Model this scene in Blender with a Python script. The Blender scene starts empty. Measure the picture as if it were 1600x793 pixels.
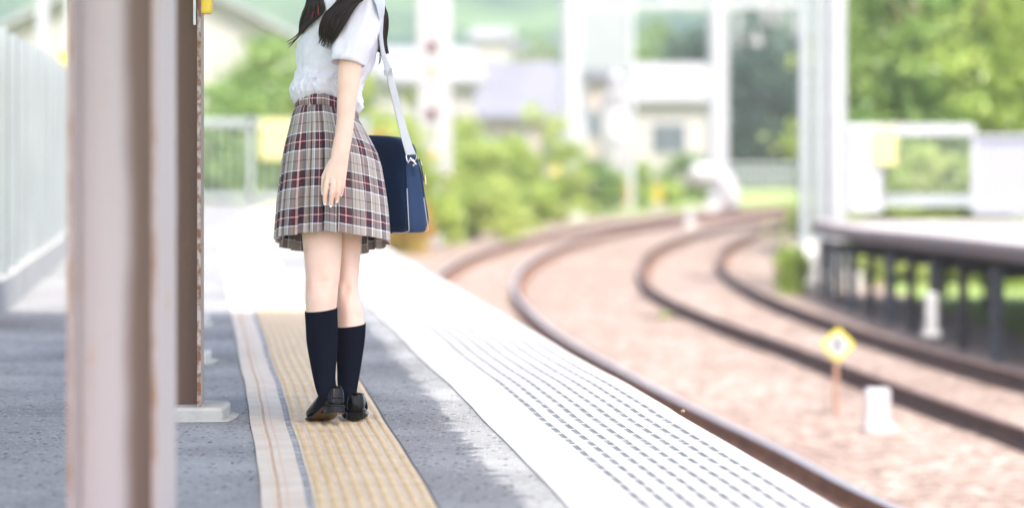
import bpy, bmesh, math, random
import numpy as np
from mathutils import Vector, Matrix, noise
random.seed(7)
R = math.radians
scene = bpy.context.scene
COL = scene.collection

# ------------------------------------------------------------------ camera
F = 4500.0            # focal length in photo pixels
CH = 0.86             # camera height above the platform
D = 8.92              # distance of the girl
cam = bpy.data.cameras.new('camera')
camo = bpy.data.objects.new('camera', cam); COL.objects.link(camo)
camo.location = (0, 0, CH); camo.rotation_euler = (R(90), 0, 0)
cam.sensor_width = 36; cam.lens = 36 * F / 1600
cam.shift_y = -(396.5 - 221) / 1600
cam.clip_start = 0.1; cam.clip_end = 3000
cam.dof.use_dof = True; cam.dof.focus_distance = 8.75; cam.dof.aperture_fstop = 1.75
scene.camera = camo
# ------------------------------------------------------------------ light
SUN = Vector((0.62, -1.9, 2.9)).normalized()
w = bpy.data.worlds.new('World'); scene.world = w; w.use_nodes = True
nt = w.node_tree; bg = nt.nodes['Background']
sky = nt.nodes.new('ShaderNodeTexSky'); sky.sky_type = 'NISHITA'; sky.sun_disc = False
sky.dust_density = 4; sky.air_density = .8; sky.ozone_density = .6
sky.sun_elevation = math.asin(SUN.z); sky.sun_rotation = math.atan2(SUN.x, SUN.y)
nt.links.new(sky.outputs[0], bg.inputs[0]); bg.inputs[1].default_value = 0.15
sl = bpy.data.lights.new('sun', 'SUN'); sl.energy = 2.1; sl.angle = R(0.5); sl.color = (1, .95, .88)
so = bpy.data.objects.new('sun', sl); COL.objects.link(so)
so.rotation_euler = SUN.to_track_quat('Z', 'Y').to_euler()
scene.view_settings.view_transform = 'Standard'; scene.view_settings.look = 'None'
scene.view_settings.exposure = 1.75; scene.view_settings.gamma = 1
scene.render.engine = 'CYCLES'
scene.cycles.max_bounces = 8; scene.cycles.diffuse_bounces = 5; scene.cycles.glossy_bounces = 3
scene.cycles.volume_bounces = 0; scene.cycles.transmission_bounces = 4; scene.cycles.transparent_max_bounces = 8
scene.cycles.use_denoising = True
scene.cycles.sample_clamp_indirect = 6

# ------------------------------------------------------------------ helpers
def P(x, y, dy=0.0):
    d = D + dy
    return Vector(((x - 800) * d / F, d, CH - (y - 221) * d / F))
def G(x, y, z=0.0):
    d = (CH - z) * F / (y - 221)
    return Vector(((x - 800) * d / F, d, z))
def at(x, y, d):
    return Vector(((x - 800) * d / F, d, CH - (y - 221) * d / F))

def tag(o, label=None, cat=None, group=None, kind=None):
    if label: o['label'] = label
    if cat: o['category'] = cat
    if group: o['group'] = group
    if kind: o['kind'] = kind
    return o
def empty(name, loc=(0, 0, 0), rz=0.0):
    o = bpy.data.objects.new(name, None); COL.objects.link(o)
    o.location = loc; o.rotation_euler = (0, 0, rz); o.empty_display_size = .1
    return o

class MB:
    def __init__(s): s.v = []; s.f = []; s.m = []; s.uv = {}
    def add(s, vs, fs, mi=0):
        n = len(s.v); s.v += [tuple(p) for p in vs]
        for f in fs: s.f.append(tuple(i + n for i in f)); s.m.append(mi)
        return n
    def box(s, c, d, rz=0.0, mi=0, M=None):
        c = Vector(c); hx, hy, hz = d[0] / 2, d[1] / 2, d[2] / 2
        rot = Matrix.Rotation(rz, 3, 'Z') if M is None else M
        vs = [c + rot @ Vector((x * hx, y * hy, z * hz)) for x in (-1, 1) for y in (-1, 1) for z in (-1, 1)]
        s.add(vs, [(0, 1, 3, 2), (4, 6, 7, 5), (0, 4, 5, 1), (2, 3, 7, 6), (0, 2, 6, 4), (1, 5, 7, 3)], mi)
    def bar(s, a, b, wd, th=None, mi=0):
        a, b = Vector(a), Vector(b); th = th or wd; d = b - a
        q = d.to_track_quat('Z', 'Y').to_matrix()
        s.box((a + b) / 2, (wd, th, d.length), mi=mi, M=q)
    def tube(s, pts, rad, n=10, mi=0, cap=True):
        pts = [Vector(p) for p in pts]
        if not hasattr(rad, '__len__'): rad = [rad] * len(pts)
        vs = []; prev = None
        for i, p in enumerate(pts):
            t = (pts[min(i + 1, len(pts) - 1)] - pts[max(i - 1, 0)]).normalized()
            if prev is None:
                u = t.orthogonal().normalized()
            else:
                u = (prev - t * prev.dot(t)).normalized()
            prev = u; v = t.cross(u)
            for k in range(n):
                a = 2 * math.pi * k / n
                vs.append(p + (u * math.cos(a) + v * math.sin(a)) * rad[i])
        fs = [(i * n + k, i * n + (k + 1) % n, (i + 1) * n + (k + 1) % n, (i + 1) * n + k)
              for i in range(len(pts) - 1) for k in range(n)]
        if cap: fs += [tuple(range(n))[::-1], tuple(range((len(pts) - 1) * n, len(pts) * n))]
        s.add(vs, fs, mi)
    def loft(s, rings, n=40, mi=0, cap=True, fn=None):
        # rings: (center, a, b[, power])
        vs = []
        for j, r in enumerate(rings):
            c, a, b = r[0], r[1], r[2]; pw = r[3] if len(r) > 3 else 1.0
            for k in range(n):
                t = 2 * math.pi * k / n
                ct, st = math.cos(t), math.sin(t)
                x = math.copysign(abs(ct) ** pw, ct) * a; y = math.copysign(abs(st) ** pw, st) * b
                p = Vector((c[0] + x, c[1] + y, c[2]))
                if fn: p = fn(p, t, j)
                vs.append(p)
        m = len(rings)
        fs = [(i * n + k, i * n + (k + 1) % n, (i + 1) * n + (k + 1) % n, (i + 1) * n + k)
              for i in range(m - 1) for k in range(n)]
        if cap: fs += [tuple(range(n))[::-1], tuple(range((m - 1) * n, m * n))]
        s.add(vs, fs, mi)
    def ball(s, c, r, seg=16, mi=0, M=None):
        c = Vector(c); r = r if hasattr(r, '__len__') else (r, r, r)
        vs = []; fs = []; nr = seg // 2
        for i in range(1, nr):
            a = math.pi * i / nr
            for k in range(seg):
                t = 2 * math.pi * k / seg
                p = Vector((math.sin(a) * math.cos(t) * r[0], math.sin(a) * math.sin(t) * r[1], math.cos(a) * r[2]))
                vs.append(c + (M @ p if M is not None else p))
        top = Vector((0, 0, r[2])); 
        if M is not None: top = M @ top
        vs += [c + top, c - top]; T = len(vs) - 2; B = T + 1
        for i in range(nr - 2):
            for k in range(seg):
                fs.append((i * seg + k, (i + 1) * seg + k, (i + 1) * seg + (k + 1) % seg, i * seg + (k + 1) % seg))
        for k in range(seg):
            fs.append((T, k, (k + 1) % seg)); fs.append((B, (nr - 2) * seg + (k + 1) % seg, (nr - 2) * seg + k))
        s.add(vs, fs, mi)
    def build(s, name, mats, parent=None, smooth=False, loc=None, fixn=True, bevel=0.0):
        me = bpy.data.meshes.new(name)
        origin = Vector((0, 0, 0))
        if parent is not None and loc is None:
            pm = Matrix.LocRotScale(*world(parent)).inverted()
            vs = [pm @ Vector(p) for p in s.v]
        else:
            if loc is not None: origin = Vector(loc)
            vs = [Vector(p) - origin for p in s.v]
        me.from_pydata([tuple(v) for v in vs], [], s.f)
        if not isinstance(mats, (list, tuple)): mats = [mats]
        for m in mats: me.materials.append(m)
        me.polygons.foreach_set('material_index', s.m)
        me.update()
        if fixn and len(s.f) < 60000:
            bm = bmesh.new(); bm.from_mesh(me)
            bmesh.ops.recalc_face_normals(bm, faces=bm.faces); bm.to_mesh(me); bm.free()
        if smooth: me.polygons.foreach_set('use_smooth', [True] * len(me.polygons))
        o = bpy.data.objects.new(name, me); COL.objects.link(o)
        if parent is not None: o.parent = parent
        else: o.location = origin
        if bevel:
            b = o.modifiers.new('bevel', 'BEVEL'); b.width = bevel; b.segments = 2; b.limit_method = 'ANGLE'
        return o
def world(o):
    # location / rotation / scale of an unparented or parented object, from its own fields
    M = o.matrix_basis.copy(); p = o.parent
    while p is not None: M = p.matrix_basis @ M; p = p.parent
    return M.decompose()
def copy_tree(o, parent=None):
    c = o.copy(); COL.objects.link(c)
    if parent is not None: c.parent = parent
    for ch in [q for q in bpy.data.objects if q.parent == o]: copy_tree(ch, c)
    return c

# ------------------------------------------------------------------ materials
def mat(name, col, rough=.6, metal=0.0, var=0.0, scale=5.0, bump=0.0, bscale=None, col2=None, detail=4, coat=0.0,
        sss=0.0, spec=None, stretch=None, thr=(.35, .65), trans=0.0, sheen=0.0, bdist=.01):
    m = bpy.data.materials.new(name); m.use_nodes = True
    n = m.node_tree; b = n.nodes['Principled BSDF']; L = n.links.new
    b.inputs['Base Color'].default_value = (*col, 1); b.inputs['Roughness'].default_value = rough
    b.inputs['Metallic'].default_value = metal
    if coat: b.inputs['Coat Weight'].default_value = coat; b.inputs['Coat Roughness'].default_value = .05
    if spec is not None: b.inputs['Specular IOR Level'].default_value = spec
    if sheen: b.inputs['Sheen Weight'].default_value = sheen
    if sss:
        b.inputs['Subsurface Weight'].default_value = sss; b.inputs['Subsurface Radius'].default_value = (1, .35, .2)
        b.inputs['Subsurface Scale'].default_value = .01
    tc = n.nodes.new('ShaderNodeTexCoord'); vec = tc.outputs['Object']
    if stretch:
        mp = n.nodes.new('ShaderNodeMapping'); mp.inputs['Scale'].default_value = stretch
        L(vec, mp.inputs[0]); vec = mp.outputs[0]
    if var or col2:
        no = n.nodes.new('ShaderNodeTexNoise'); no.inputs['Scale'].default_value = scale; no.inputs['Detail'].default_value = detail
        L(vec, no.inputs['Vector'])
        rp = n.nodes.new('ShaderNodeValToRGB'); rp.color_ramp.elements[0].position = thr[0]; rp.color_ramp.elements[1].position = thr[1]
        c1 = col if col2 else tuple(max(0, c * (1 - var)) for c in col); c2 = col2 if col2 else tuple(min(1, c * (1 + var)) for c in col)
        rp.color_ramp.elements[0].color = (*c1, 1); rp.color_ramp.elements[1].color = (*c2, 1)
        L(no.outputs[0], rp.inputs[0]); L(rp.outputs[0], b.inputs['Base Color'])
    if bump:
        no2 = n.nodes.new('ShaderNodeTexNoise'); no2.inputs['Scale'].default_value = bscale or scale * 4; no2.inputs['Detail'].default_value = 3
        L(vec, no2.inputs['Vector'])
        bp = n.nodes.new('ShaderNodeBump'); bp.inputs['Strength'].default_value = bump; bp.inputs['Distance'].default_value = bdist
        L(no2.outputs[0], bp.inputs['Height']); L(bp.outputs[0], b.inputs['Normal'])
    if trans:
        out = n.nodes['Material Output']; tr = n.nodes.new('ShaderNodeBsdfTranslucent'); mx = n.nodes.new('ShaderNodeMixShader')
        mx.inputs[0].default_value = trans; L(b.outputs[0], mx.inputs[1]); L(tr.outputs[0], mx.inputs[2]); L(mx.outputs[0], out.inputs[0])
        if var or col2: L(rp.outputs[0], tr.inputs[0])
        else: tr.inputs[0].default_value = (*col, 1)
    return m
def speckle(m, scale, col, thr=.1, nd='F1'):
    """small stones of another colour over a material's base colour"""
    n = m.node_tree; b = n.nodes['Principled BSDF']; L = n.links.new
    src = b.inputs['Base Color'].links[0].from_socket if b.inputs['Base Color'].links else None
    tc = n.nodes.new('ShaderNodeTexCoord'); vo = n.nodes.new('ShaderNodeTexVoronoi'); vo.inputs['Scale'].default_value = scale
    L(tc.outputs['Object'], vo.inputs['Vector'])
    wn = n.nodes.new('ShaderNodeSeparateColor'); L(vo.outputs['Color'], wn.inputs[0])
    gt = n.nodes.new('ShaderNodeMath'); gt.operation = 'GREATER_THAN'; gt.inputs[1].default_value = 1 - thr; L(wn.outputs[0], gt.inputs[0])
    lt = n.nodes.new('ShaderNodeMath'); lt.operation = 'LESS_THAN'; lt.inputs[1].default_value = .45; L(vo.outputs['Distance'], lt.inputs[0])
    ml = n.nodes.new('ShaderNodeMath'); ml.operation = 'MULTIPLY'; L(gt.outputs[0], ml.inputs[0]); L(lt.outputs[0], ml.inputs[1])
    mx = n.nodes.new('ShaderNodeMix'); mx.data_type = 'RGBA'; L(ml.outputs[0], mx.inputs[0])
    if src: L(src, mx.inputs[6])
    else: mx.inputs[6].default_value = b.inputs['Base Color'].default_value
    mx.inputs[7].default_value = (*col, 1); L(mx.outputs[2], b.inputs['Base Color'])

M = {}
M['asphalt'] = mat('asphalt', (.255, .26, .265), .85, var=.22, scale=1.6, bump=.6, bscale=170, detail=8)
M['asphalt'].node_tree.nodes['Principled BSDF'].inputs['Specular IOR Level'].default_value = .15
speckle(M['asphalt'], 95, (.42, .43, .43), .16); speckle(M['asphalt'], 60, (.05, .05, .055), .1)
M['concrete'] = mat('concrete', (.5, .49, .47), .8, var=.12, scale=2.5, bump=.15, bscale=60)
M['slab'] = mat('edge_slab_concrete', (.37, .37, .368), .75, var=.08, scale=3, bump=.12, bscale=80)
M['slabfloor'] = mat('groove_concrete', (.10, .11, .13), .8, var=.15, scale=9)
M['pale_concrete'] = mat('pale_concrete', (.42, .42, .39), .85, var=.18, scale=9, bump=.3, bscale=70)
M['ballast'] = mat('ballast', (.34, .25, .20), .95, var=.3, scale=.35, bump=0)
M['rust_dark'] = mat('dark_rust', (.07, .038, .03), .8, var=.35, scale=8, bump=.2)
M['rust'] = mat('rust', (.16, .078, .045), .8, var=.35, scale=8, bump=.2)
M['railtop'] = mat('rail_head', (.40, .38, .39), .36, metal=.6)
M['dullhead'] = mat('dull_rail_head', (.14, .085, .07), .55, metal=.2)
M['white_metal'] = mat('white_painted_steel', (.36, .37, .395), .5, var=.04, scale=2)
M['grey_metal'] = mat('galvanised_steel', (.5, .53, .55), .5, metal=.2, var=.1, scale=3)
M['fence_grey'] = mat('pale_fence_paint', (.27, .30, .31), .55, var=.05, scale=2)
M['yellow'] = mat('yellow_paint', (.8, .58, .06), .5)
M['yellow_sign'] = mat('yellow_sign_paint', (.60, .52, .005), .45)
M['pale_yellow'] = mat('pale_yellow_notice', (.46, .43, .20), .5)
M['white'] = mat('white_paint', (.37, .37, .38), .5)
M['dark'] = mat('dark_paint', (.05, .05, .06), .5)
M['lens_red'] = mat('dark_red_lens', (.10, .015, .03), .2)
M['lens_orange'] = mat('orange_lens', (.75, .30, .08), .3)
M['wall_white'] = mat('white_render_wall', (.33, .315, .305), .8, var=.05, scale=.5)
M['wall_cream'] = mat('cream_render_wall', (.33, .28, .25), .8, var=.05, scale=.5)
M['roof_pale'] = mat('pale_grey_roof', (.25, .255, .27), .7, var=.08, scale=.6)
M['roof_lav'] = mat('slate_roof', (.14, .145, .185), .7, var=.1, scale=.6)
M['roof_canopy'] = mat('canopy_sheet', (.75, .76, .76), .5)
M['glass'] = mat('window_glass', (.08, .10, .12), .08)
M['bark'] = mat('bark', (.09, .065, .045), .9, var=.3, scale=6)
M['leaf_bright'] = mat('bright_leaves', (.25, .36, .07), .35, col2=(.50, .60, .16), scale=1.1, trans=.45)
M['leaf_mid'] = mat('mid_leaves', (.12, .22, .06), .4, col2=(.28, .40, .11), scale=1.0, trans=.35)
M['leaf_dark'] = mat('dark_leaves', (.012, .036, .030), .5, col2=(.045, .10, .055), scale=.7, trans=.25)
M['leaf_lime'] = mat('lime_leaves', (.30, .40, .09), .4, col2=(.55, .62, .20), scale=.9, trans=.45)
M['leaf_orange'] = mat('orange_flowers', (.55, .20, .05), .6, col2=(.45, .40, .08), scale=1.5, trans=.3)
M['grass'] = mat('grass', (.15, .23, .05), .9, col2=(.30, .38, .11), scale=.3, bump=.4, bscale=6)
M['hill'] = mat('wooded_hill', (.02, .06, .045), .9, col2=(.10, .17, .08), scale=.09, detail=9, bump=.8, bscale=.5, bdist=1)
M['weather_post'] = mat('weathered_post', (.07, .08, .095), .7, var=.3, scale=4)
M['dark_post'] = mat('dark_rusty_post', (.035, .03, .032), .75, var=.3, scale=4)
M['slab_edge'] = mat('rusty_platform_edge', (.115, .105, .115), .8, col2=(.15, .10, .08), scale=3)
M['opp_top'] = mat('worn_platform_top', (.36, .33, .32), .85, var=.12, scale=1)

# ballast: stones as cells with their own shade and a real bump
def ballast_nodes(m):
    n = m.node_tree; b = n.nodes['Principled BSDF']; L = n.links.new
    tc = n.nodes.new('ShaderNodeTexCoord')
    vo = n.nodes.new('ShaderNodeTexVoronoi'); vo.inputs['Scale'].default_value = 18; L(tc.outputs['Object'], vo.inputs['Vector'])
    sp = n.nodes.new('ShaderNodeSeparateColor'); L(vo.outputs['Color'], sp.inputs[0])
    rp = n.nodes.new('ShaderNodeValToRGB'); e = rp.color_ramp.elements
    e[0].color = (.125, .08, .062, 1); e[0].position = 0
    e[1].color = (.56, .48, .42, 1); e[1].position = 1
    q = e.new(.45); q.color = (.285, .215, .175, 1)
    q = e.new(.8); q.color = (.34, .27, .23, 1)
    L(sp.outputs[0], rp.inputs[0])
    src = b.inputs['Base Color'].links[0].from_socket
    no = n.nodes.new('ShaderNodeTexNoise'); no.inputs['Scale'].default_value = .8; no.inputs['Detail'].default_value = 5
    L(tc.outputs['Object'], no.inputs['Vector'])
    r2 = n.nodes.new('ShaderNodeValToRGB'); r2.color_ramp.elements[0].color = (.8, .76, .74, 1); r2.color_ramp.elements[1].color = (1.0, 1.0, 1.0, 1)
    r2.color_ramp.elements[0].position = .35; r2.color_ramp.elements[1].position = .6
    L(no.outputs[0], r2.inputs[0])
    mx = n.nodes.new('ShaderNodeMix'); mx.data_type = 'RGBA'; mx.blend_type = 'MULTIPLY'; mx.inputs[0].default_value = 1
    L(rp.outputs[0], mx.inputs[6]); L(r2.outputs[0], mx.inputs[7]); L(mx.outputs[2], b.inputs['Base Color'])
    bp = n.nodes.new('ShaderNodeBump'); bp.inputs['Strength'].default_value = .8; bp.inputs['Distance'].default_value = .04; bp.invert = True
    L(vo.outputs['Distance'], bp.inputs['Height']); L(bp.outputs[0], b.inputs['Normal'])
ballast_nodes(M['ballast'])

# ------------------------------------------------------------------ platform line
_py = np.array([-8, 0, 6.77, 8.92, 10.2, 13.87, 16.19, 21.6, 26, 32.5, 37.2, 41])
_px = np.array([.98, .11, -.586, -.8085, -.948, -1.347, -1.597, -2.186, -2.597, -3.07, -3.27, -3.36])
_yy = np.arange(-8, 41, .05); _xx = np.interp(_yy, _py, _px)
_k = np.exp(-np.linspace(-2, 2, 61) ** 2); _k /= _k.sum()
_xs = np.convolve(np.pad(_xx, 30, mode='reflect', reflect_type='odd'), _k, mode='valid')
def XS(Y):
    return float(np.interp(Y, _yy, _xs)) + .0022 * math.sin(2.6 * Y + .4) + .0011 * math.sin(6.3 * Y)
def WZ(Y):
    return .003 * math.sin(1.7 * (Y - 8.85)) * (1 if Y > 9.1 else .6) if abs(Y - 8.85) > .25 else 0.0
YS = [(-7.0 + .15 * i) for i in range(int(47 / .15) + 1)]
PEND = 40.0
def strip(mb, o0, o1, z, y0=-7.0, y1=PEND, step=.15, mi=0, thick=None):
    ys = []; y = y0
    while y < y1 - 1e-6: ys.append(y); y += step
    ys.append(y1)
    vs = []; fs = []
    for i, y in enumerate(ys):
        zz = z + WZ(y)
        vs += [(XS(y) + o0, y, zz), (XS(y) + o1, y, zz)]
        if thick: vs += [(XS(y) + o0, y, zz - thick), (XS(y) + o1, y, zz - thick)]
    k = 4 if thick else 2
    for i in range(len(ys) - 1):
        a = i * k; b = a + k
        fs.append((a, a + 1, b + 1, b))
        if thick:
            fs += [(a + 2, b + 2, b + 3, a + 3), (a, b, b + 2, a + 2), (a + 1, a + 3, b + 3, b + 1)]
    if thick:
        fs += [(0, 2, 3, 1)]; e = (len(ys) - 1) * k; fs += [(e, e + 1, e + 3, e + 2)]
    mb.add(vs, fs, mi)

ZG = -1.12      # ground level beside the track
# ground
mb = MB(); nx, ny = 60, 60
vs = []; fs = []
for j in range(ny + 1):
    for i in range(nx + 1):
        X = -300 + 600 * i / nx; Y = -60 + 580 * j / ny
        vs.append((X, Y, ZG - .02))
for j in range(ny):
    for i in range(nx):
        a = j * (nx + 1) + i; fs.append((a, a + 1, a + nx + 2, a + nx + 1))
mb.add(vs, fs); tag(mb.build('ground', M['grass']), kind='structure')

# platform body and its surfaces
mb = MB(); strip(mb, -1.42, 1.33, -.012, thick=1.15); tag(mb.build('platform', M['concrete'], fixn=True), kind='structure')
mb = MB(); strip(mb, -1.40, .725, 0); tag(mb.build('asphalt_surface', M['asphalt']), kind='structure')
# concrete edge slabs with dashed anti-slip grooves
mb = MB()
oc = [.90 + .0535 * i for i in range(8)]; gw = .018
prev = .718; ZT = .0065
for o in oc:
    strip(mb, prev, o - gw / 2, ZT, mi=0, thick=.012); prev = o + gw / 2
strip(mb, prev, 1.345, ZT, mi=0, thick=.03)
strip(mb, .72, 1.34, ZT - .0025, mi=1)
rs = random.Random(3)
for o in oc:
    y = -2.0 + rs.random() * .05
    while y < 39.5:
        g = .010 + rs.random() * .006
        x = XS(y)
        mb.box((x + o, y, ZT + WZ(y) - .0061), (gw + .001, g, .0118), mi=0)
        y += .155 + rs.random() * .006
slabs = mb.build('platform_edge_slabs', [M['slab'], M['slabfloor']], fixn=False); tag(slabs, kind='structure')

# joints across the edge slabs (thin dark gaps)
mb = MB()
y = 1.0
while y < 39:
    mb.box((XS(y) + 1.03, y, ZT + WZ(y) + .0008), (.62, .004, .001)); y += .6 + .0
tag(mb.build('slab_joints', mat('joint', (.36, .36, .36), .9)), kind='structure')

# guide strips: uv (u across, v along)
def uvstrip(name, o0, o1, z, material):
    ys = [(-6 + .1 * i) for i in range(460)]
    vs = []; fs = []; uv = []
    for y in ys:
        for o in (o0, o1): vs.append((XS(y) + o, y, z + WZ(y))); uv.append((o, y))
    for i in range(len(ys) - 1):
        a = 2 * i; fs.append((a, a + 1, a + 3, a + 2))
    me = bpy.data.meshes.new(name); me.from_pydata(vs, [], fs); me.materials.append(material)
    ul = me.uv_layers.new(name='uv')
    for l in me.loops: ul.data[l.index].uv = uv[l.vertex_index]
    o = bpy.data.objects.new(name, me); COL.objects.link(o); tag(o, kind='structure'); return o
def tile_mat(name, base, worn, lines, joints, rough=.7):
    """lines: (u centre, half width, colour, strength); joints: (period, half width, strength)"""
    m = mat(name, base, rough, col2=worn, scale=7, detail=8, bump=.2, bscale=90, bdist=.003)
    n = m.node_tree; b = n.nodes['Principled BSDF']; L = n.links.new
    cur = b.inputs['Base Color'].links[0].from_socket
    tc = n.nodes.new('ShaderNodeTexCoord'); se = n.nodes.new('ShaderNodeSeparateXYZ'); L(tc.outputs['UV'], se.inputs[0])
    no = n.nodes.new('ShaderNodeTexNoise'); no.inputs['Scale'].default_value = 14; no.inputs['Detail'].default_value = 6
    L(tc.outputs['Object'], no.inputs['Vector'])
    def mth(op, a, bb=None):
        q = n.nodes.new('ShaderNodeMath'); q.operation = op
        for i, v in enumerate((a, bb)):
            if v is None: continue
            if isinstance(v, (int, float)): q.inputs[i].default_value = v
            else: L(v, q.inputs[i])
        return q.outputs[0]
    for (uc, hw, c, st) in lines:
        wob = mth('MULTIPLY', mth('SUBTRACT', no.outputs[0], .5), hw * 1.2)
        dd = mth('ABSOLUTE', mth('SUBTRACT', mth('ADD', se.outputs[0], wob), uc))
        mk = mth('MULTIPLY', mth('LESS_THAN', dd, hw), st)
        mk = mth('MULTIPLY', mk, mth('MINIMUM', mth('MULTIPLY', no.outputs[0], 1.8), 1.0))
        mx = n.nodes.new('ShaderNodeMix'); mx.data_type = 'RGBA'; L(mk, mx.inputs[0]); L(cur, mx.inputs[6]); mx.inputs[7].default_value = (*c, 1); cur = mx.outputs[2]
    for (per, hw, c, st) in joints:
        fr = mth('FRACT', mth('DIVIDE', se.outputs[1], per))
        mk = mth('MULTIPLY', mth('LESS_THAN', fr, 2 * hw / per), st)
        mx = n.nodes.new('ShaderNodeMix'); mx.data_type = 'RGBA'; L(mk, mx.inputs[0]); L(cur, mx.inputs[6]); mx.inputs[7].default_value = (*c, 1); cur = mx.outputs[2]
    L(cur, b.inputs['Base Color']); return m
CR = (.53, .455, .37)
m1 = tile_mat('cream_line_tiles', CR, (.59, .53, .45), [(.043, .0045, (.42, .24, .12), .8), (.064, .0035, (.55, .32, .14), .35), (.03, .002, (.60, .42, .2), .4)],
              [(.3, .002, (.35, .3, .26), .7), (.1, .0015, (.42, .36, .32), .25)])
uvstrip('cream_guide_line', 0.0, .106, .005, m1)
uvstrip('mortar_gap', .106, .126, .003, mat('mortar', (.29, .295, .305), .9, var=.3, scale=20))
m2 = tile_mat('tactile_tile_base', (.51, .41, .285), (.58, .49, .37), [], [(.3, .0025, (.22, .2, .19), .8), (.1, .0014, (.33, .30, .27), .5)])
uvstrip('tactile_paving', .124, .410, .005, m2)
uvstrip('tactile_paving_border', .410, .418, .0035, mat('dark_joint', (.08, .08, .085), .9))
# raised bars of the tactile paving
mb = MB(); rs = random.Random(5)
for k in range(9):
    o = .142 + .0318 * k; y = 1.0 - .3
    while y < 39.6:
        a, b_ = y + .004, y + .296
        n0 = 3; vs = []
        for i in range(n0 + 1):
            yy = a + (b_ - a) * i / n0; zz = .005 + WZ(yy)
            for (dx, dz) in ((-.0095, 0), (-.006, .0042), (0, .0055), (.006, .0042), (.0095, 0)):
                e = 0.0 if 0 < i < n0 else -.6
                vs.append((XS(yy) + o + dx, yy, zz + dz * (1 + e)))
        fs = [(i * 5 + j, i * 5 + j + 1, (i + 1) * 5 + j + 1, (i + 1) * 5 + j) for i in range(n0) for j in range(4)]
        mb.add(vs, fs); y += .3
bars = mb.build('tactile_bars', mat('ochre_bar', (.55, .385, .18), .6, col2=(.65, .50, .31), scale=9, detail=6), smooth=True, fixn=False)
tag(bars, kind='structure')

# ------------------------------------------------------------------ track bed and rails
CX, CY = 122.0, 35.5
def ring(r, th, z=0):
    return Vector((CX - r * math.cos(th), CY + r * math.sin(th), z))
mb = MB(); rr = [114.0, 116.0, 118, 119.2, 120.3, 122, 123.07, 124.4, 125.4, 126.6]
rz = [-.22, -.14, -.03, 0, 0, 0, 0, 0, -.04, -.10]
n = 150; vs = []; fs = []; t0, t1 = -.30, .80
for i in range(n + 1):
    th = t0 + (t1 - t0) * i / n
    for r, z in zip(rr, rz):
        p = ring(r, th)
        vs.append((p.x, p.y, -1.085 + z * .6 + .012 * noise.noise(Vector((p.x * 1.2, p.y * 1.2, 0)))))
k = len(rr)
for i in range(n):
    for j in range(k - 1): fs.append((i * k + j, i * k + j + 1, (i + 1) * k + j + 1, (i + 1) * k + j))
mb.add(vs, fs); tag(mb.build('ballast_bed', M['ballast'], fixn=True), kind='structure')

_ry = np.arange(-10, 120, .25)
def _corr(ys, vs):
    v = np.interp(_ry, ys, vs); k = np.exp(-np.linspace(-2, 2, 17) ** 2); k /= k.sum()
    return np.convolve(np.pad(v, 8, mode='edge'), k, mode='valid')
_c1 = _corr([10, 14.9, 16.8, 19, 22.8, 24.8, 27.3, 30.2, 35, 45], [0, .03, .17, .19, .21, .18, .135, .11, .03, 0])
_c2 = _corr([10, 14, 18, 22.5, 25.9, 30.6, 36, 45], [.15, .2, .27, .37, .39, .19, .0, 0])
_c3 = _corr([10, 18, 22.4, 24, 26.4, 30.3, 37, 45], [.42, .42, .40, .33, .28, .22, .07, 0])
def rdx(r, Y):
    c = _c1 if r > 121 else (_c2 if r > 120 else _c3)
    return float(np.interp(Y, _ry, c))
RAILS = [(123.07, 'near track rail running closest under the platform edge'),
         (122.0, 'near track outer rail sweeping past the edge slabs'),
         (120.3, 'far track rail behind the yellow diamond sign'),
         (119.15, 'far track rail next to the opposite platform')]
prof = [(a_ * .82, z_ * .80 + .031) for a_, z_ in [(-.06, 0), (-.06, .012), (-.009, .03), (-.009, .11), (-.033, .122), (-.033, .148), (-.026, .153), (.026, .153), (.033, .148), (.033, .122), (.009, .11), (.009, .03), (.06, .012), (.06, 0)]]
ZR = -1.098
for r, lab in RAILS:
    mb = MB(); n = 170; vs = []; fs = []; t0, t1 = -.27, .62
    for i in range(n + 1):
        th = t0 + (t1 - t0) * i / n
        for (a, z) in prof:
            p = ring(r + a, th); vs.append((p.x + rdx(r, p.y), p.y, ZR + z))
    k = len(prof); mis = []
    for i in range(n):
        for j in range(k - 1):
            mb.f.append((i * k + j, i * k + j + 1, (i + 1) * k + j + 1, (i + 1) * k + j)); mb.m.append(1 if j in ((5, 6, 7) if r > 121 else (6,)) else 0)
    mb.v = vs
    o = mb.build('rail', [M['rust'] if r > 121 else M['rust_dark'], M['railtop'] if r > 121 else M['dullhead']], fixn=False); tag(o, lab, 'rail', 'curved railway rails')
    # clips
    clip0 = None
    c = MB(); cp = [(-.05, -.02), (.09, -.02), (.09, -.008), (.05, .006), (.02, .03), (-.03, .034), (-.05, .01)]; nn = len(cp)
    c.add([(x, -.045, z) for x, z in cp] + [(x, .045, z) for x, z in cp], [tuple(range(nn)), tuple(range(nn, 2 * nn))[::-1]] + [(i, (i + 1) % nn, nn + (i + 1) % nn, nn + i) for i in range(nn)])
    for i in range(70):
        th = -.17 + i * .0049
        for s in (1,):
            p = ring(r - .085, th, ZR + .02)
            if clip0 is None:
                clip0 = c.build('rail_clip', M['rust'], o, loc=(0, 0, 0)); q = clip0
            else:
                q = clip0.copy(); COL.objects.link(q); q.parent = o
            p.x += rdx(r, p.y); q.location = p; q.rotation_euler = (0, 0, math.pi / 2 - th * 1.0)

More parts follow.
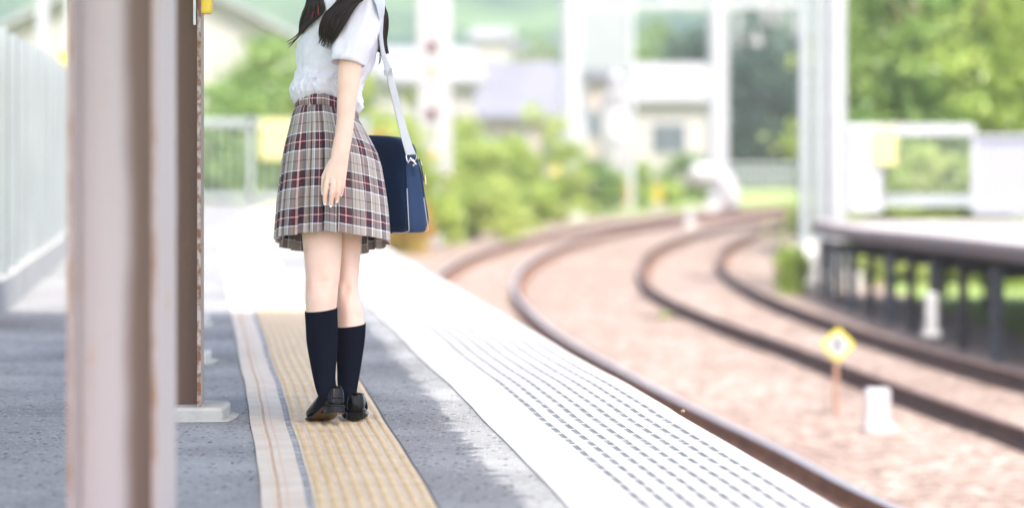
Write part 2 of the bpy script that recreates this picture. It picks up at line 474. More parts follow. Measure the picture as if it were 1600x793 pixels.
# ------------------------------------------------------------------ canopy with its posts
edge = MB(); vs = []; fs = []
y = 3.5; i = 0; rs = random.Random(11)
ye = 12.58; ROOFZ = 2.9
ys = []
while y < ye: ys.append(y); y += .055
for i, y in enumerate(ys):
    z = ROOFZ + (.018 if i % 2 else -.018)
    jag = (.05 * rs.random() if i % 2 else -.035 * rs.random()) + .016 * noise.noise(Vector((y * 2.3, 0, 0))) + .012 * noise.noise(Vector((y * 9, 2, 0)))
    for o in (-.95, 1.035 + jag):
        vs.append((XS(y) + o, y, z)); 
for i in range(len(ys) - 1): fs.append((2 * i, 2 * i + 1, 2 * i + 3, 2 * i + 2))
edge.add(vs, fs)
canopy = empty('platform_canopy', (XS(9) + .2, 9, 0)); tag(canopy, 'corrugated canopy roof held over the near platform by the steel columns', 'canopy')
rf = edge.build('roof_sheet', M['roof_canopy'], canopy, fixn=False)
sd = rf.modifiers.new('t', 'SOLIDIFY'); sd.thickness = .004
m_ = MB()
for o in (-.7, -.25, .8): 
    for y in range(4, 12): m_.bar((XS(y) + o, y, ROOFZ - .07), (XS(y + 1) + o, y + 1, ROOFZ - .07), .06, .08)
m_.build('purlin', M['grey_metal'], canopy)

colm = bpy.data.materials.new('column_paint'); colm.use_nodes = True
def column_paint(m, fine=.64, coarse=.57, rusty_shade=.045, edge=.0935, cb=(.40, .355, .365)):
    n = m.node_tree; b = n.nodes['Principled BSDF']; L = n.links.new
    tc = n.nodes.new('ShaderNodeTexCoord')
    no = n.nodes.new('ShaderNodeTexNoise'); no.inputs['Scale'].default_value = 7; no.inputs['Detail'].default_value = 8; no.inputs['Roughness'].default_value = .65
    mp = n.nodes.new('ShaderNodeMapping'); mp.inputs['Scale'].default_value = (1.6, 1.6, .7); L(tc.outputs['Object'], mp.inputs[0]); L(mp.outputs[0], no.inputs['Vector'])
    rp = n.nodes.new('ShaderNodeValToRGB'); e = rp.color_ramp.elements
    e[0].position = coarse; e[0].color = (*cb, 1); e[1].position = coarse + .15; e[1].color = (.28, .13, .055, 1)
    q = e.new(coarse + .06); q.color = (.45, .34, .27, 1)
    L(no.outputs[0], rp.inputs[0])
    n2 = n.nodes.new('ShaderNodeTexNoise'); n2.inputs['Scale'].default_value = 90; n2.inputs['Detail'].default_value = 4
    L(tc.outputs['Object'], n2.inputs['Vector'])
    r2 = n.nodes.new('ShaderNodeValToRGB'); r2.color_ramp.elements[0].position = fine; r2.color_ramp.elements[1].position = fine + .04
    L(n2.outputs[0], r2.inputs[0])
    mx = n.nodes.new('ShaderNodeMix'); mx.data_type = 'RGBA'; L(r2.outputs[0], mx.inputs[0]); L(rp.outputs[0], mx.inputs[6]); mx.inputs[7].default_value = (.12, .05, .03, 1)
    # corner shade and rust stain painted brown beside the right flange
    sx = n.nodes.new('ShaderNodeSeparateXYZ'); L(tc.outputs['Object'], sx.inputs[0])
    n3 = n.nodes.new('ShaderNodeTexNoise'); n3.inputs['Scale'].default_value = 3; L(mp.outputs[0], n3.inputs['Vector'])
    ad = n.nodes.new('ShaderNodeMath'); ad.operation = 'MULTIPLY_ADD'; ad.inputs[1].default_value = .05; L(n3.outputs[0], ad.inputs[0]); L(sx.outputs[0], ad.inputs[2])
    mr = n.nodes.new('ShaderNodeMapRange'); mr.interpolation_type = 'SMOOTHSTEP'; mr.inputs[1].default_value = rusty_shade; mr.inputs[2].default_value = rusty_shade + .045; mr.inputs[4].default_value = .9; L(ad.outputs[0], mr.inputs[0])
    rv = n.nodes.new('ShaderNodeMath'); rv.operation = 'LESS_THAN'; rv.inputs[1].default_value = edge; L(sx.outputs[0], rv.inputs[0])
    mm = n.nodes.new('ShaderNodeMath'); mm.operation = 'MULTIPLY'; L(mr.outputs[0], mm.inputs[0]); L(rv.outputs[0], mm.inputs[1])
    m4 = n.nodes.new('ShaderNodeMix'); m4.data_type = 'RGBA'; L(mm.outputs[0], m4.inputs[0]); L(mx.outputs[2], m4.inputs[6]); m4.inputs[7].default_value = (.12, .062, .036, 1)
    L(m4.outputs[2], b.inputs['Base Color']); b.inputs['Roughness'].default_value = .5
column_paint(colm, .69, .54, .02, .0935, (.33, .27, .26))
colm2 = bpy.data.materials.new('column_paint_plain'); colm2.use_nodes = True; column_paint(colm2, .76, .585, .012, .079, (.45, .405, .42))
rustedge = mat('rusty_flange_edge', (.42, .37, .35), .7, col2=(.20, .09, .045), scale=45, detail=8, thr=(.40, .60))
webm = mat('shaded_web_paint', (.22, .155, .14), .6, col2=(.34, .27, .25), scale=5, detail=8, thr=(.4, .65))
def column(X, Y, rot, label, w_=.213, dep=.2, paint=None):
    paint = paint or colm
    e = empty('platform_column', (X, Y, 0), rot)
    tag(e, label, 'column', 'canopy columns on the platform')
    Mx = Matrix.Translation((X, Y, 0)) @ Matrix.Rotation(rot, 4, 'Z')
    h = ROOFZ - .12 - .04; zc = .042 + h / 2
    def lb(c, d, mi):
        return c, d, mi
    mb = MB(); t = .012
    Rm = Matrix.Rotation(rot, 3, 'Z')
    for sgn in (-1, 1):
        mb.box(Mx @ Vector((sgn * (w_ / 2 - t / 2), 0, zc)), (t, dep, h), M=Rm, mi=0)
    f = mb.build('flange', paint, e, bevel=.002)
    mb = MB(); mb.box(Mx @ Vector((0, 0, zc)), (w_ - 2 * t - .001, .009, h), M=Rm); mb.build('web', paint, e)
    mb = MB()
    for sgn in (-1, 1):
        mb.box(Mx @ Vector((sgn * (w_ / 2 - t / 2), -dep / 2 - .0015, zc)), (t - .001, .003, h), M=Rm)
    mb.build('flange_edge', rustedge if paint is colm else rustedge2, e)
    # footing
    mb = MB()
    mb.loft([(Mx @ Vector((.0, 0.0, .0)), .185, .14, .16), (Mx @ Vector((.0, 0, .034)), .185, .14, .16), (Mx @ Vector((.0, 0, .042)), .178, .133, .16)], n=48)
    fo = mb.build('footing', M['pale_concrete'], e)
    mb = MB(); rs = random.Random(int(Y * 10))
    def wob(p, t, j): return p + Vector((math.cos(t), math.sin(t), 0)) * (.02 * noise.noise(Vector((math.cos(t) * 2, math.sin(t) * 2, Y))) if j < 2 else 0)
    mb.loft([(Mx @ Vector((.0, -.0, .001)), .212, .16, .35), (Mx @ Vector((0, 0, .005)), .20, .155, .35)], n=60, fn=wob)
    mb.build('mortar_skirt', M['pale_concrete'], e)
    return e
rustedge2 = mat('faded_flange_edge', (.34, .27, .26), .7, col2=(.24, .12, .06), scale=9, detail=8, thr=(.45, .7))
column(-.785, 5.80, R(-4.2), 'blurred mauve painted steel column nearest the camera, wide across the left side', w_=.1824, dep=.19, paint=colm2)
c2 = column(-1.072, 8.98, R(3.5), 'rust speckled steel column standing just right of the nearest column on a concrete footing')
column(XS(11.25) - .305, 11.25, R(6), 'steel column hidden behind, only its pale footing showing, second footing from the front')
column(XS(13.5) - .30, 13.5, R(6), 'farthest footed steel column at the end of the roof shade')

# yellow box on the second column
e = empty('alarm_box', P(302, 10, .0)); tag(e, 'small yellow box bracketed to the rusty column at the top of the photo', 'box')
mb = MB(); mb.box(P(319.5, -8, .0), (.048, .05, .12)); mb.build('housing', M['yellow'], e, bevel=.008)
mb = MB(); mb.box(P(304.8, 5, -.03), (.008, .03, .135)); mb.box(P(303, -6, -.03), (.03, .03, .02)); mb.build('bracket', M['grey_metal'], e)

# ------------------------------------------------------------------ platform fences
mb = MB(); e = empty('picket_fence', (XS(14) - 1.22, 14, 0)); tag(e, 'pale slatted fence on a concrete kerb along the back of the near platform', 'fence')
FO = -1.23
def FX(y): return XS(y) + FO - .0 * y
y = 13.0
slat = MB(); cnt = 0
while y < 39.6:
    hh = 1.24 + (.03 if cnt % 2 else 0)
    slat.box((FX(y), y, .16 + hh / 2), (.02, .055, hh), rz=.1); y += .11; cnt += 1
slat.build('slat_panel', mat('grey_slat_paint', (.115, .128, .145), .6, var=.1, scale=1.5), e)
y = 13.3
while y < 39.6:
    hh = 1.28; rb = MB(); rb.box((FX(y) + .045, y, .17 + hh / 2), (.05, .07, hh)); rb.build('post', M['fence_grey'], e); y += .85
rl = MB()
for z in (.3, 1.22):
    y = 13.0
    while y < 39: rl.bar((FX(y) - .03, y, z), (FX(y + 1) - .03, y + 1, z), .03, .05); y += 1
rl.build('rail_bar', M['fence_grey'], e)
kb = MB()
strip(kb, FO - .10, FO + .10, .17, 13, 39.8, .3, thick=.17); kb.build('kerb', mat('dull_concrete', (.36, .36, .35), .9, var=.1, scale=4), e)
# end fence
e = empty('end_fence', (-3.3, 39.7, 0)); tag(e, 'pale green railing with thin bars closing the far end of the near platform', 'fence')
yy = 39.7; x0, x1 = -5.2, -2.0
mb = MB()
for z, h in ((1.12, .11), (.10, .10)): mb.box(((x0 + x1) / 2, yy, z), (x1 - x0, .05, h))
mb.build('rail_bar', M['fence_grey'], e, bevel=.01)
mb = MB(); x = x0 + .05
while x < x1: mb.tube([(x, yy, .14), (x, yy, 1.08)], .011, 6); x += .12
mb.build('bar_panel', M['fence_grey'], e)
for x in (x0, -3.6, x1):
    mb = MB(); mb.box((x, yy + .01, .6), (.07, .07, 1.2)); mb.build('post', M['fence_grey'], e)
mb = MB(); a = at(405, 185, 39.55); b = at(453, 250, 39.55); mb.box(((a.x + b.x) / 2, 39.62, (a.z + b.z) / 2), (b.x - a.x, .03, a.z - b.z))
s_ = mb.build('notice_plate', M['pale_yellow'], None, loc=((a.x + b.x) / 2, 39.62, (a.z + b.z) / 2), bevel=.01)
tag(s_, 'pale yellow notice plate hung on the end fence left of the skirt', 'sign')

# ------------------------------------------------------------------ opposite platform
RP = 118.15
def ring_slab(mb, r0, r1, t0, t1, z0, z1, n=24, mi=0):
    vs = []; fs = []
    for i in range(n + 1):
        th = t0 + (t1 - t0) * i / n
        zt = z1(th) if callable(z1) else z1
        zb = zt + z0
        for r, z in ((r0, zb), (r1, zb), (r1, zt), (r0, zt)):
            p = ring(r, th); vs.append((p.x, p.y, z))
    for i in range(n):
        a = i * 4; b = a + 4
        for j in range(4): fs.append((a + j, a + (j + 1) % 4, b + (j + 1) % 4, b + j))
    fs += [(0, 1, 2, 3), (n * 4, n * 4 + 3, n * 4 + 2, n * 4 + 1)]
    mb.add(vs, fs, mi)
opp = empty('opposite_platform', (4.5, 30, -1.1)); tag(opp, 'opposite platform deck carried on a row of old posts beyond the far track', 'platform')
tA, tB = -.25, .0095
def DZ(th):
    t = max(0, min(1, (th + .10) / .11)); return -.015 - .12 * t * t * (3 - 2 * t)
mb = MB(); ring_slab(mb, 112.5, RP + .06, tA, tB, -.05, DZ)
mb.build('deck', M['opp_top'], opp)
mb = MB(); ring_slab(mb, RP - .10, RP + .045, tA, tB - .0002, -.10, lambda th: DZ(th) - .052); mb.build('edge_beam', M['slab_edge'], opp)
mb = MB(); ring_slab(mb, RP - .5, RP - .3, tA, tB - .002, -.10, lambda th: DZ(th) - .055); ring_slab(mb, 114.6, 114.8, tA, tB - .002, -.10, lambda th: DZ(th) - .055); mb.build('girder', M['dark_post'], opp)
for i, d in enumerate([36.3, 35.2, 34.2, 33.2, 31.8, 30.5, 29.3, 28.15, 26.9, 25.6, 24.35, 23.0, 21.7]):
    th = math.asin((d - CY) / (RP - .05)); p = ring(RP - .05, th)
    mb = MB(); mb.box((p.x, p.y, -.66 + DZ(th) / 2), (.095 if i % 2 else .07, .10, .84 + DZ(th)), rz=.1); q = mb.build('post', M['weather_post'] if i % 2 else M['dark_post'], opp)
    p2 = ring(RP - 1.6, th)
    if i % 3 == 0:
        mb = MB(); mb.box((p2.x, p2.y, -.66 + DZ(th) / 2), (.08, .09, .84 + DZ(th))); mb.build('post', M['dark_post'], opp)
    mb = MB(); mb.bar((p.x, p.y, -.30 + DZ(th)), (p2.x, p2.y, -.30 + DZ(th)), .06, .08); mb.build('cross_beam', M['dark_post'], opp)
mb = MB()   # fence on opposite platform
e = empty('opposite_fence', at(1420, 325, 36.2)); tag(e, 'white railing with bottom board at the end of the opposite platform', 'fence')
def hb(xa, xb, ya, yb, d, th=.05): 
    A = at(xa, ya, d); B = at(xb, yb, d); return ((A.x + B.x) / 2, d, (A.z + B.z) / 2), (abs(B.x - A.x), th, abs(A.z - B.z))
DF = 35.3
mb.box(*hb(1318, 1522, 194, 212, DF)); mb.build('rail_bar', M['white_metal'], e, bevel=.01)
mb = MB(); mb.box(*hb(1360, 1520, 304, 322, DF + .01, .04)); mb.build('bottom_board', M['fence_grey'], e)
for x in (1521, 1378):
    mb = MB(); mb.box(*hb(x - 3, x + 3, 200, 330, DF + .04, .04)); mb.build('post', M['white_metal'], e)
mb = MB(); x = 1382
while x < 1520: mb.box(*hb(x, x + 1.3, 214, 304, DF + .01, .01)); x += 9
mb.build('bar_panel', M['fence_grey'], e)
mb = MB(); mb.box(*hb(1324, 1374, 196, 332, DF - .1, .3)); o = mb.build('relay_cabinet', M['white_metal'], None, loc=at(1349, 332, DF - .1), bevel=.02)
tag(o, 'tall white cabinet beside the masts on the opposite platform', 'cabinet')
mb = MB(); mb.box(*hb(1364, 1401, 200, 258, DF - .3, .02)); o = mb.build('notice_plate', M['pale_yellow'], None, loc=at(1382, 258, DF - .3), bevel=.01)
tag(o, 'pale yellow notice plate beside the white cabinet opposite', 'sign')
e = empty('panel_wall', at(1600, 335, 33.5)); tag(e, 'white corrugated panel wall at the back of the opposite platform, right edge of the photo', 'wall')
mb = MB(); A = at(1524, 335, 33.8); B = Vector((9.5, 31.6, A.z)); z1 = at(0, 214, 33.8).z
nn = 70
for i in range(nn):
    a = A.lerp(B, i / nn); b = A.lerp(B, (i + 1) / nn)
    mb.box(((a.x + b.x) / 2, (a.y + b.y) / 2 + (.012 if i % 2 else 0), (A.z + z1) / 2), (abs(b.x - a.x) + .002, .02, z1 - A.z), rz=math.atan2(B.y - A.y, B.x - A.x))
mb.build('sheet', mat('bluish_white_sheet', (.34, .35, .41), .5), e)
mb = MB(); mb.bar(Vector((A.x, A.y, z1 + .01)), Vector((B.x, B.y, z1 + .01)), .07, .05); mb.build('capping', M['white_metal'], e)

# ------------------------------------------------------------------ signs in the ballast
def to_mesh(name, cu):
    t = bpy.data.objects.new('tmp_curve', cu); COL.objects.link(t); bpy.context.view_layer.update()
    me = bpy.data.meshes.new_from_object(t.evaluated_get(bpy.context.evaluated_depsgraph_get())); me.name = name
    bpy.data.objects.remove(t); o = bpy.data.objects.new(name, me); COL.objects.link(o); return o
def diamond_sign():
    base = G(1305, 650, -1.09); d = base.y
    e = empty('track_sign', base); tag(e, 'yellow bordered diamond sign with a grey figure on a rusty stake in the ballast', 'sign')
    c = at(1309, 538, d); mb = MB(); mb.tube([base - Vector((0, 0, .05)), Vector((base.x + .01, d + .015, c.z))], .019, 8); mb.build('stake', M['rust'] if 0 else mat('stake_rust', (.30, .17, .12), .8), e)
    def dia(r, rc, y0, y1, m, nm):
        pts = []
        for k in range(4):
            a0 = k * math.pi / 2
            cc = Vector((math.cos(a0), math.sin(a0))) * (r - rc * 1.414)
            for j in range(9):
                a = a0 - math.pi / 4 + j * math.pi / 16; pts.append((cc.x + rc * math.cos(a), cc.y + rc * math.sin(a)))
        n = len(pts); mb = MB(); vs = [(c.x + x, y0, c.z + z) for x, z in pts] + [(c.x + x, y1, c.z + z) for x, z in pts]
        mb.add(vs, [tuple(range(n)), tuple(range(n, 2 * n))[::-1]] + [(i, (i + 1) % n, n + (i + 1) % n, n + i) for i in range(n)])
        return mb.build(nm, m, e)
    dia(.128, .035, d - .012, d + .0, M['yellow_sign'], 'border_plate')
    dia(.100, .035, d - .016, d - .0125, M['white'], 'face_plate')
    f = bpy.data.curves.new('figure', 'FONT'); f.body = '8'; f.size = .13; f.extrude = .001; f.align_x = 'CENTER'; f.align_y = 'CENTER'
    f.materials.append(mat('sign_grey', (.08, .08, .11), .6))
    o = to_mesh('figure', f); o.parent = e; o.location = Vector((c.x - .005, d - .018, c.z)) - base; o.rotation_euler = (R(90), 0, 0)
diamond_sign()
base = G(1372, 676, -1.09); e = empty('marker_post', base); tag(e, 'short white concrete marker post with a stepped foot in the ballast', 'marker')
mb = MB(); d = base.y; w0 = 40 * d / F
mb.box((base.x - .005, d, base.z + .145), (w0, .09, .31)); mb.build('post', M['white'], e, bevel=.02)
mb = MB(); mb.box((base.x + .012, d + .02, base.z + .015), (w0 + .035, .16, .10)); mb.build('foot', M['white'], e, bevel=.015)
f = bpy.data.curves.new('figure', 'FONT'); f.body = '1'; f.size = .12; f.extrude = .001; f.align_x = 'CENTER'
f.materials.append(mat('faded_grey', (.35, .36, .38), .7)); o = to_mesh('figure', f); o.parent = e; o.location = (.005, -.048, .14); o.rotation_euler = (R(90), 0, 0)
b2 = at(1455, 514, 26.6); e = empty('marker_post', b2); tag(e, 'white marker post standing in front of the old posts of the opposite platform', 'marker')
mb = MB(); mb.box((b2.x, b2.y, b2.z + .16), (.115, .08, .36)); mb.build('post', M['white'], e, bevel=.03)
mb = MB(); mb.box((b2.x, b2.y, b2.z - .04), (.16, .14, .06)); mb.build('foot', M['white'], e, bevel=.01)

# ------------------------------------------------------------------ masts and signals
def lattice(name, label, cat, x, d, wpx, ytop, ybase, m, group=None, solid=False, zbase=None):
    b = at(x, ybase, d)
    if zbase is not None: b.z = zbase
    top = at(x, ytop, d).z; wd = wpx * d / F
    e = empty(name, b); tag(e, label, cat, group)
    mb = MB()
    if solid:
        mb.tube([b, (b.x, d, top)], wd / 2, 14); mb.build('pole', m, e, smooth=False)
    else:
        for sx in (-1, 1):
            for sy in (-1, 1):
                q = MB(); q.box((b.x + sx * wd / 2, d + sy * wd / 2, (b.z + top) / 2), (.12, .12, top - b.z)); q.build('leg', m, e)
        z = b.z; k = 0; st = wd * 1.1
        while z < top:
            s = 1 if k % 2 else -1
            for sy in (-1, 1): mb.bar((b.x - s * wd / 2, d + sy * wd / 2, z), (b.x + s * wd / 2, d + sy * wd / 2, z + st), .05, .02)
            for sx in (-1, 1): mb.bar((b.x + sx * wd / 2, d - s * wd / 2, z), (b.x + sx * wd / 2, d + s * wd / 2, z + st), .02, .05)
            z += st; k += 1
        mb.build('bracing', m, e)
    mb = MB(); mb.box((b.x, d, b.z + .08), (wd + .35, wd + .35, .3)); mb.build('foundation', M['concrete'], e)
    return e
e1 = lattice('catenary_mast', 'white railway mast left of the tracks beyond the bushes', 'mast', 893, 80, 34, -160, 330, M['white_metal'], 'railway masts', solid=True, zbase=-1.1)
e2 = lattice('catenary_mast', 'slim white railway mast in the middle distance in front of dark trees', 'mast', 1122, 80, 31, -160, 335, M['white_metal'], 'railway masts', solid=True, zbase=-1.1)
e3 = lattice('catenary_mast', 'grey lattice mast at the end of the opposite platform, left one of the pair', 'mast', 1267, 37.6, 22, -300, 350, M['fence_grey'], 'railway masts', zbase=-1.1)
e4 = lattice('catenary_mast', 'white mast at the end of the opposite platform, right one of the pair', 'mast', 1305, 38.4, 34, -300, 345, M['white_metal'], 'railway masts', solid=True, zbase=-1.1)
z = at(0, 7, 80).z
e = empty('gantry_beam', (8, 80, z)); tag(e, 'long white overhead gantry beam crossing above the tracks at the top', 'gantry')
mb = MB(); mb.bar((1.4, 80, z + .0), (14, 80, z + .0), .2); mb.bar((1.4, 80, z + .7), (14, 80, z + .7), .14); mb.build('beam', M['white_metal'], e)
mb = MB(); x = 1.4; k = 0
while x < 13.6: mb.bar((x, 80, z + (.0 if k % 2 else .7)), (x + .6, 80, z + (.7 if k % 2 else .0)), .07); x += .6; k += 1
mb.build('bracing', M['white_metal'], e)
mb = MB(); mb.box((14, 80, 2.2), (.4, .4, 6.6)); mb.build('end_leg', M['white_metal'], e)
for px, y0, y1, wpx in ((1152, 0, 75, 12), (1195, 0, 40, 10), (1182, 55, 70, 12), (1216, 0, 42, 10), (1243, 8, 60, 8), (1335, 0, 68, 10), (1345, 0, 30, 22)):
    d = 80; a = at(px, y0 - 6, d); b = at(px, y1, d); ee = empty('insulator', a); tag(ee, 'white insulator assembly hanging under the gantry beam', 'insulator', 'insulators under the gantry beam')
    mb = MB(); mb.tube([a, b], .05, 8); mb.build('rod', M['white_metal'], ee)
    mb = MB(); n = 4
    for i in range(n):
        c = a.lerp(b, .45 + .55 * i / n); mb.tube([c, c - Vector((0, 0, .06))], wpx * d / F / 1.4, 12)
    mb.build('disc_stack', M['white'], ee)
# big white cabinet between mast and second pole, wrapped crossing gear
e = empty('equipment_case', at(940, 120, 84)); tag(e, 'large pale equipment case mounted high beside the left mast', 'equipment case')
mb = MB(); c, dd = hb(905, 985, -60, 112, 84, .8); mb.box(c, dd); mb.build('case', M['fence_grey'], e, bevel=.05)
mb = MB(); 
for x in (912, 985): a = at(x, -60, 84.6); mb.tube([a, (a.x, a.y, -1.1)], .11, 10)
mb.build('support_pole', M['grey_metal'], e)
e = empty('wrapped_signal', at(962, 320, 82)); tag(e, 'signal wrapped in a bulging white cover standing between mast and pale house', 'signal')
mb = MB(); rgs = []
for y, hw in ((110, 5), (125, 10), (150, 19), (180, 26), (210, 29), (240, 27), (265, 20), (285, 12), (300, 6)):
    p = at(963, y, 82); rgs.append((p, hw * 82 / F, hw * 60 / F))
mb.loft(rgs, n=24); mb.build('cover', M['white'], e, smooth=True)
mb = MB(); a = at(963, 295, 82); mb.tube([a, (a.x, a.y, -1.1)], .06, 8); mb.build('pole', M['grey_metal'], e)
mb = MB(); mb.ball(at(965, 212, 81.55), (.15, .05, .2), 12); mb.build('marking', M['grey_metal'], e)
# curved white pipe near the slim mast
e = empty('pipe_bend', at(1140, 340, 78)); tag(e, 'thick white curved pipe with a round end at the foot of the slim mast', 'pipe')
mb = MB(); pts = [(1094, 272), (1108, 270), (1122, 274), (1134, 286), (1141, 302), (1142, 335)]
mb.tube([at(x, y, 78) for x, y in pts], .26, 14); mb.ball(at(1094, 272, 78), .33, 16); mb.build('pipe', M['white'], e, smooth=True)
# signal mast
b = at(677, 378, 54); e = empty('railway_signal', (b.x, b.y, -1.1)); tag(e, 'tall white railway signal with dark red lamps and small orange lamps behind the bag', 'signal')
mb = MB(); mb.box((b.x, 54, 2.4), (.34, .2, 7)); mb.build('mast', M['white_metal'], e, bevel=.02)
for y0, yl, yo in ((-20, 71, 108), (130, 176, 243)):
    mb = MB(); c, dd = hb(652, 706, y0 + 10, yo + 30, 53.8, .14); mb.box(c, dd); h_ = mb.build('signal_head', M['white'], e, bevel=.03)
    for yy_, mm, r_ in ((yl, 'lens_red', .10), (yo, 'lens_orange', .07)):
        p = at(675, yy_, 53.68); mb = MB(); mb.tube([p + Vector((0, .05, 0)), p - Vector((0, .02, 0))], r_, 16); l = mb.build('lamp', M[mm], h_)
# small track side things
def stub(name, cat, label, x, y0, y1, wpx, d, m):
    a = at(x, y1, d); b = at(x, y0, d); e = empty(name, a); tag(e, label, cat)
    mb = MB(); mb.box(((a.x), d, (a.z + b.z) / 2), (wpx * d / F, .15, b.z - a.z)); mb.build('post', m, e, bevel=.02)
    mb = MB(); mb.box((a.x, d, a.z - .05), (wpx * d / F + .12, .25, .2)); mb.build('foot', M['concrete'], e)
stub('bollard', 'bollard', 'yellow bollard beside the far tracks below the pale house', 1028, 290, 320, 12, 84, M['yellow'])
stub('bollard', 'bollard', 'orange bollard to the left of the yellow one near the wrapped signal', 978, 285, 322, 9, 84, M['lens_orange'])
stub('bollard', 'bollard', 'white bollard by the pipe bend left of the slim mast', 1078, 322, 352, 12, 66, M['white'])
stub('bollard', 'bollard', 'dark post standing at the foot of the left mast', 890, 280, 312, 11, 77, M['dark'])
stub('bollard', 'bollard', 'white trackside box under the dark post by the left mast', 893, 314, 336, 30, 76, M['white'])
stub('bollard', 'bollard', 'small yellow post left of the left mast in the bushes', 868, 250, 280, 9, 76, M['yellow'])
# far guard rail
e = empty('guard_rail', at(1190, 300, 104)); tag(e, 'grey guard rail far behind the tracks under the dark trees', 'fence')
mb = MB()
for z in (0, -.3, -.6): mb.bar((7.2, 104, z), (11.5, 104, z), .05, .12)
mb.build('rail_bar', M['fence_grey'], e)
mb = MB()
for i in range(20): mb.box((7.3 + i * .22, 104.1, -.5), (.06, .05, 1.0))
mb.build('bar_panel', M['fence_grey'], e)
# white block at the end of opposite platform
mb = MB(); p = at(1262, 425, 37.4); mb.loft([((p.x, p.y, -1.1), .24, .25, .6), ((p.x, p.y, -.6), .2, .2, .6), ((p.x + .04, p.y, -.42), .12, .12, .8)], n=24)
o = mb.build('concrete_block', M['white'], None, loc=(p.x, p.y, -1.1), smooth=False); tag(o, 'white painted concrete block at the near end of the opposite platform', 'block')

# ------------------------------------------------------------------ houses
def house(label, xa, xb, ybase, yeave, yridge, d, depth, wm, rm, gable_front=False, wins=2, over=.4, cat='house', name='house', zb=None):
    A = at(xa, ybase, d); B = at(xb, yeave, d); rz_ = at(0, yridge, d).z
    zb = A.z if zb is None else zb
    cx = (A.x + B.x) / 2; W = B.x - A.x; ze = B.z
    e = empty(name, (cx, d, zb)); tag(e, label, cat, 'houses behind the railway')
    mb = MB(); mb.box((cx, d + depth / 2, (zb + ze) / 2), (W, depth, ze - zb))
    if gable_front:
        mb.add([(A.x, d, ze), (B.x, d, ze), (cx, d, rz_), (A.x, d + depth, ze), (B.x, d + depth, ze), (cx, d + depth, rz_)], [(0, 1, 2), (3, 5, 4)])
    wl = mb.build('wall', wm, e, fixn=False)
    mb = MB(); o = over; t = .16
    if gable_front:
        sl = (rz_ - ze) / (W / 2)
        for s in (-1, 1):
            p0 = Vector((cx, 0, rz_ + .02)); p1 = Vector((cx + s * (W / 2 + o), 0, ze - o * sl + .02))
            vs = []
            for p in (p0, p1):
                for yy_ in (d - o, d + depth + o):
                    for zz in (0, t): vs.append((p.x, yy_, p.z + zz))
            mb.add(vs, [(0, 1, 3, 2), (4, 6, 7, 5), (0, 4, 5, 1), (2, 3, 7, 6), (1, 5, 7, 3), (0, 2, 6, 4)])
    else:
        cy = d + depth / 2; hx = W / 2 + o; hy = depth / 2 + o; rl_ = hx * .80
        vs = [(cx - hx, cy - hy, ze + .02), (cx + hx, cy - hy, ze + .02), (cx + hx, cy + hy, ze + .02), (cx - hx, cy + hy, ze + .02), (cx - rl_, cy, rz_), (cx + rl_, cy, rz_)]
        mb.add(vs, [(0, 1, 5, 4), (1, 2, 5), (2, 3, 4, 5), (3, 0, 4), (3, 2, 1, 0)])
        mb.box((cx, cy, ze - .06), (2 * hx, 2 * hy, .12))
    mb.build('roof', rm, e)
    for i in range(wins):
        wx = A.x + W * (i + .5) / wins
        mb = MB(); ww = min(1.3, W / wins * .55); wh = min(1.1, (ze - zb) * .4); zc = zb + (ze - zb) * .58
        mb.box((wx, d - .02, zc), (ww + .12, .06, wh + .12)); f_ = mb.build('window', M['white'], e)
        mb = MB(); mb.box((wx - ww / 4, d - .06, zc), (ww / 2 - .04, .02, wh)); mb.box((wx + ww / 4, d - .06, zc), (ww / 2 - .04, .02, wh)); mb.build('pane', M['glass'], f_)
    return e
house('big white gabled house with pale roof behind the left platform fence', -120, 560, 330, 110, -60, 74, 9, M['wall_white'], M['roof_pale'], True, 3, zb=-1.1)
house('small white building with a lean roof just right of the girl behind the signal', 575, 742, 330, 125, 72, 96, 3, M['wall_white'], M['roof_pale'], False, 2, zb=-1.1)
house('long low building with lavender slate roof in the centre background', 690, 885, 330, 182, 95, 108, 3.2, M['wall_cream'], M['roof_lav'], False, 4, zb=-1.1)
house('pale roofed white house left of the slim mast', 985, 1105, 330, 155, 98, 112, 2.0, M['wall_white'], M['roof_pale'], False, 1, zb=-1.1)
house('white hillside house seen above the slate roof', 740, 800, 110, 60, 40, 190, 8, M['wall_white'], M['roof_pale'], False, 2, zb=1)
house('second hillside house with grey roof up the slope', 805, 862, 105, 78, 60, 210, 8, M['wall_cream'], M['roof_lav'], False, 2, zb=1)
house('grey roofed house behind the equipment case', 905, 985, 330, 120, 85, 122, 7, M['wall_cream'], M['roof_lav'], False, 2, zb=-1.1)

# ------------------------------------------------------------------ hill
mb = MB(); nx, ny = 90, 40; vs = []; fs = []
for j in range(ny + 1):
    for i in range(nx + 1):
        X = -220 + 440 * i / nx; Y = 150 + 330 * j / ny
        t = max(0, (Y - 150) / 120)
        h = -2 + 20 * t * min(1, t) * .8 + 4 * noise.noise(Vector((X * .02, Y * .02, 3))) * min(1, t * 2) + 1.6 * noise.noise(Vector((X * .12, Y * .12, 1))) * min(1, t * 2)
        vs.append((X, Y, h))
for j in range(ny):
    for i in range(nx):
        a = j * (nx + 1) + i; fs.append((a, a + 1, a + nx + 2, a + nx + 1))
mb.add(vs, fs); tag(mb.build('hill', M['hill'], smooth=True), kind='structure')

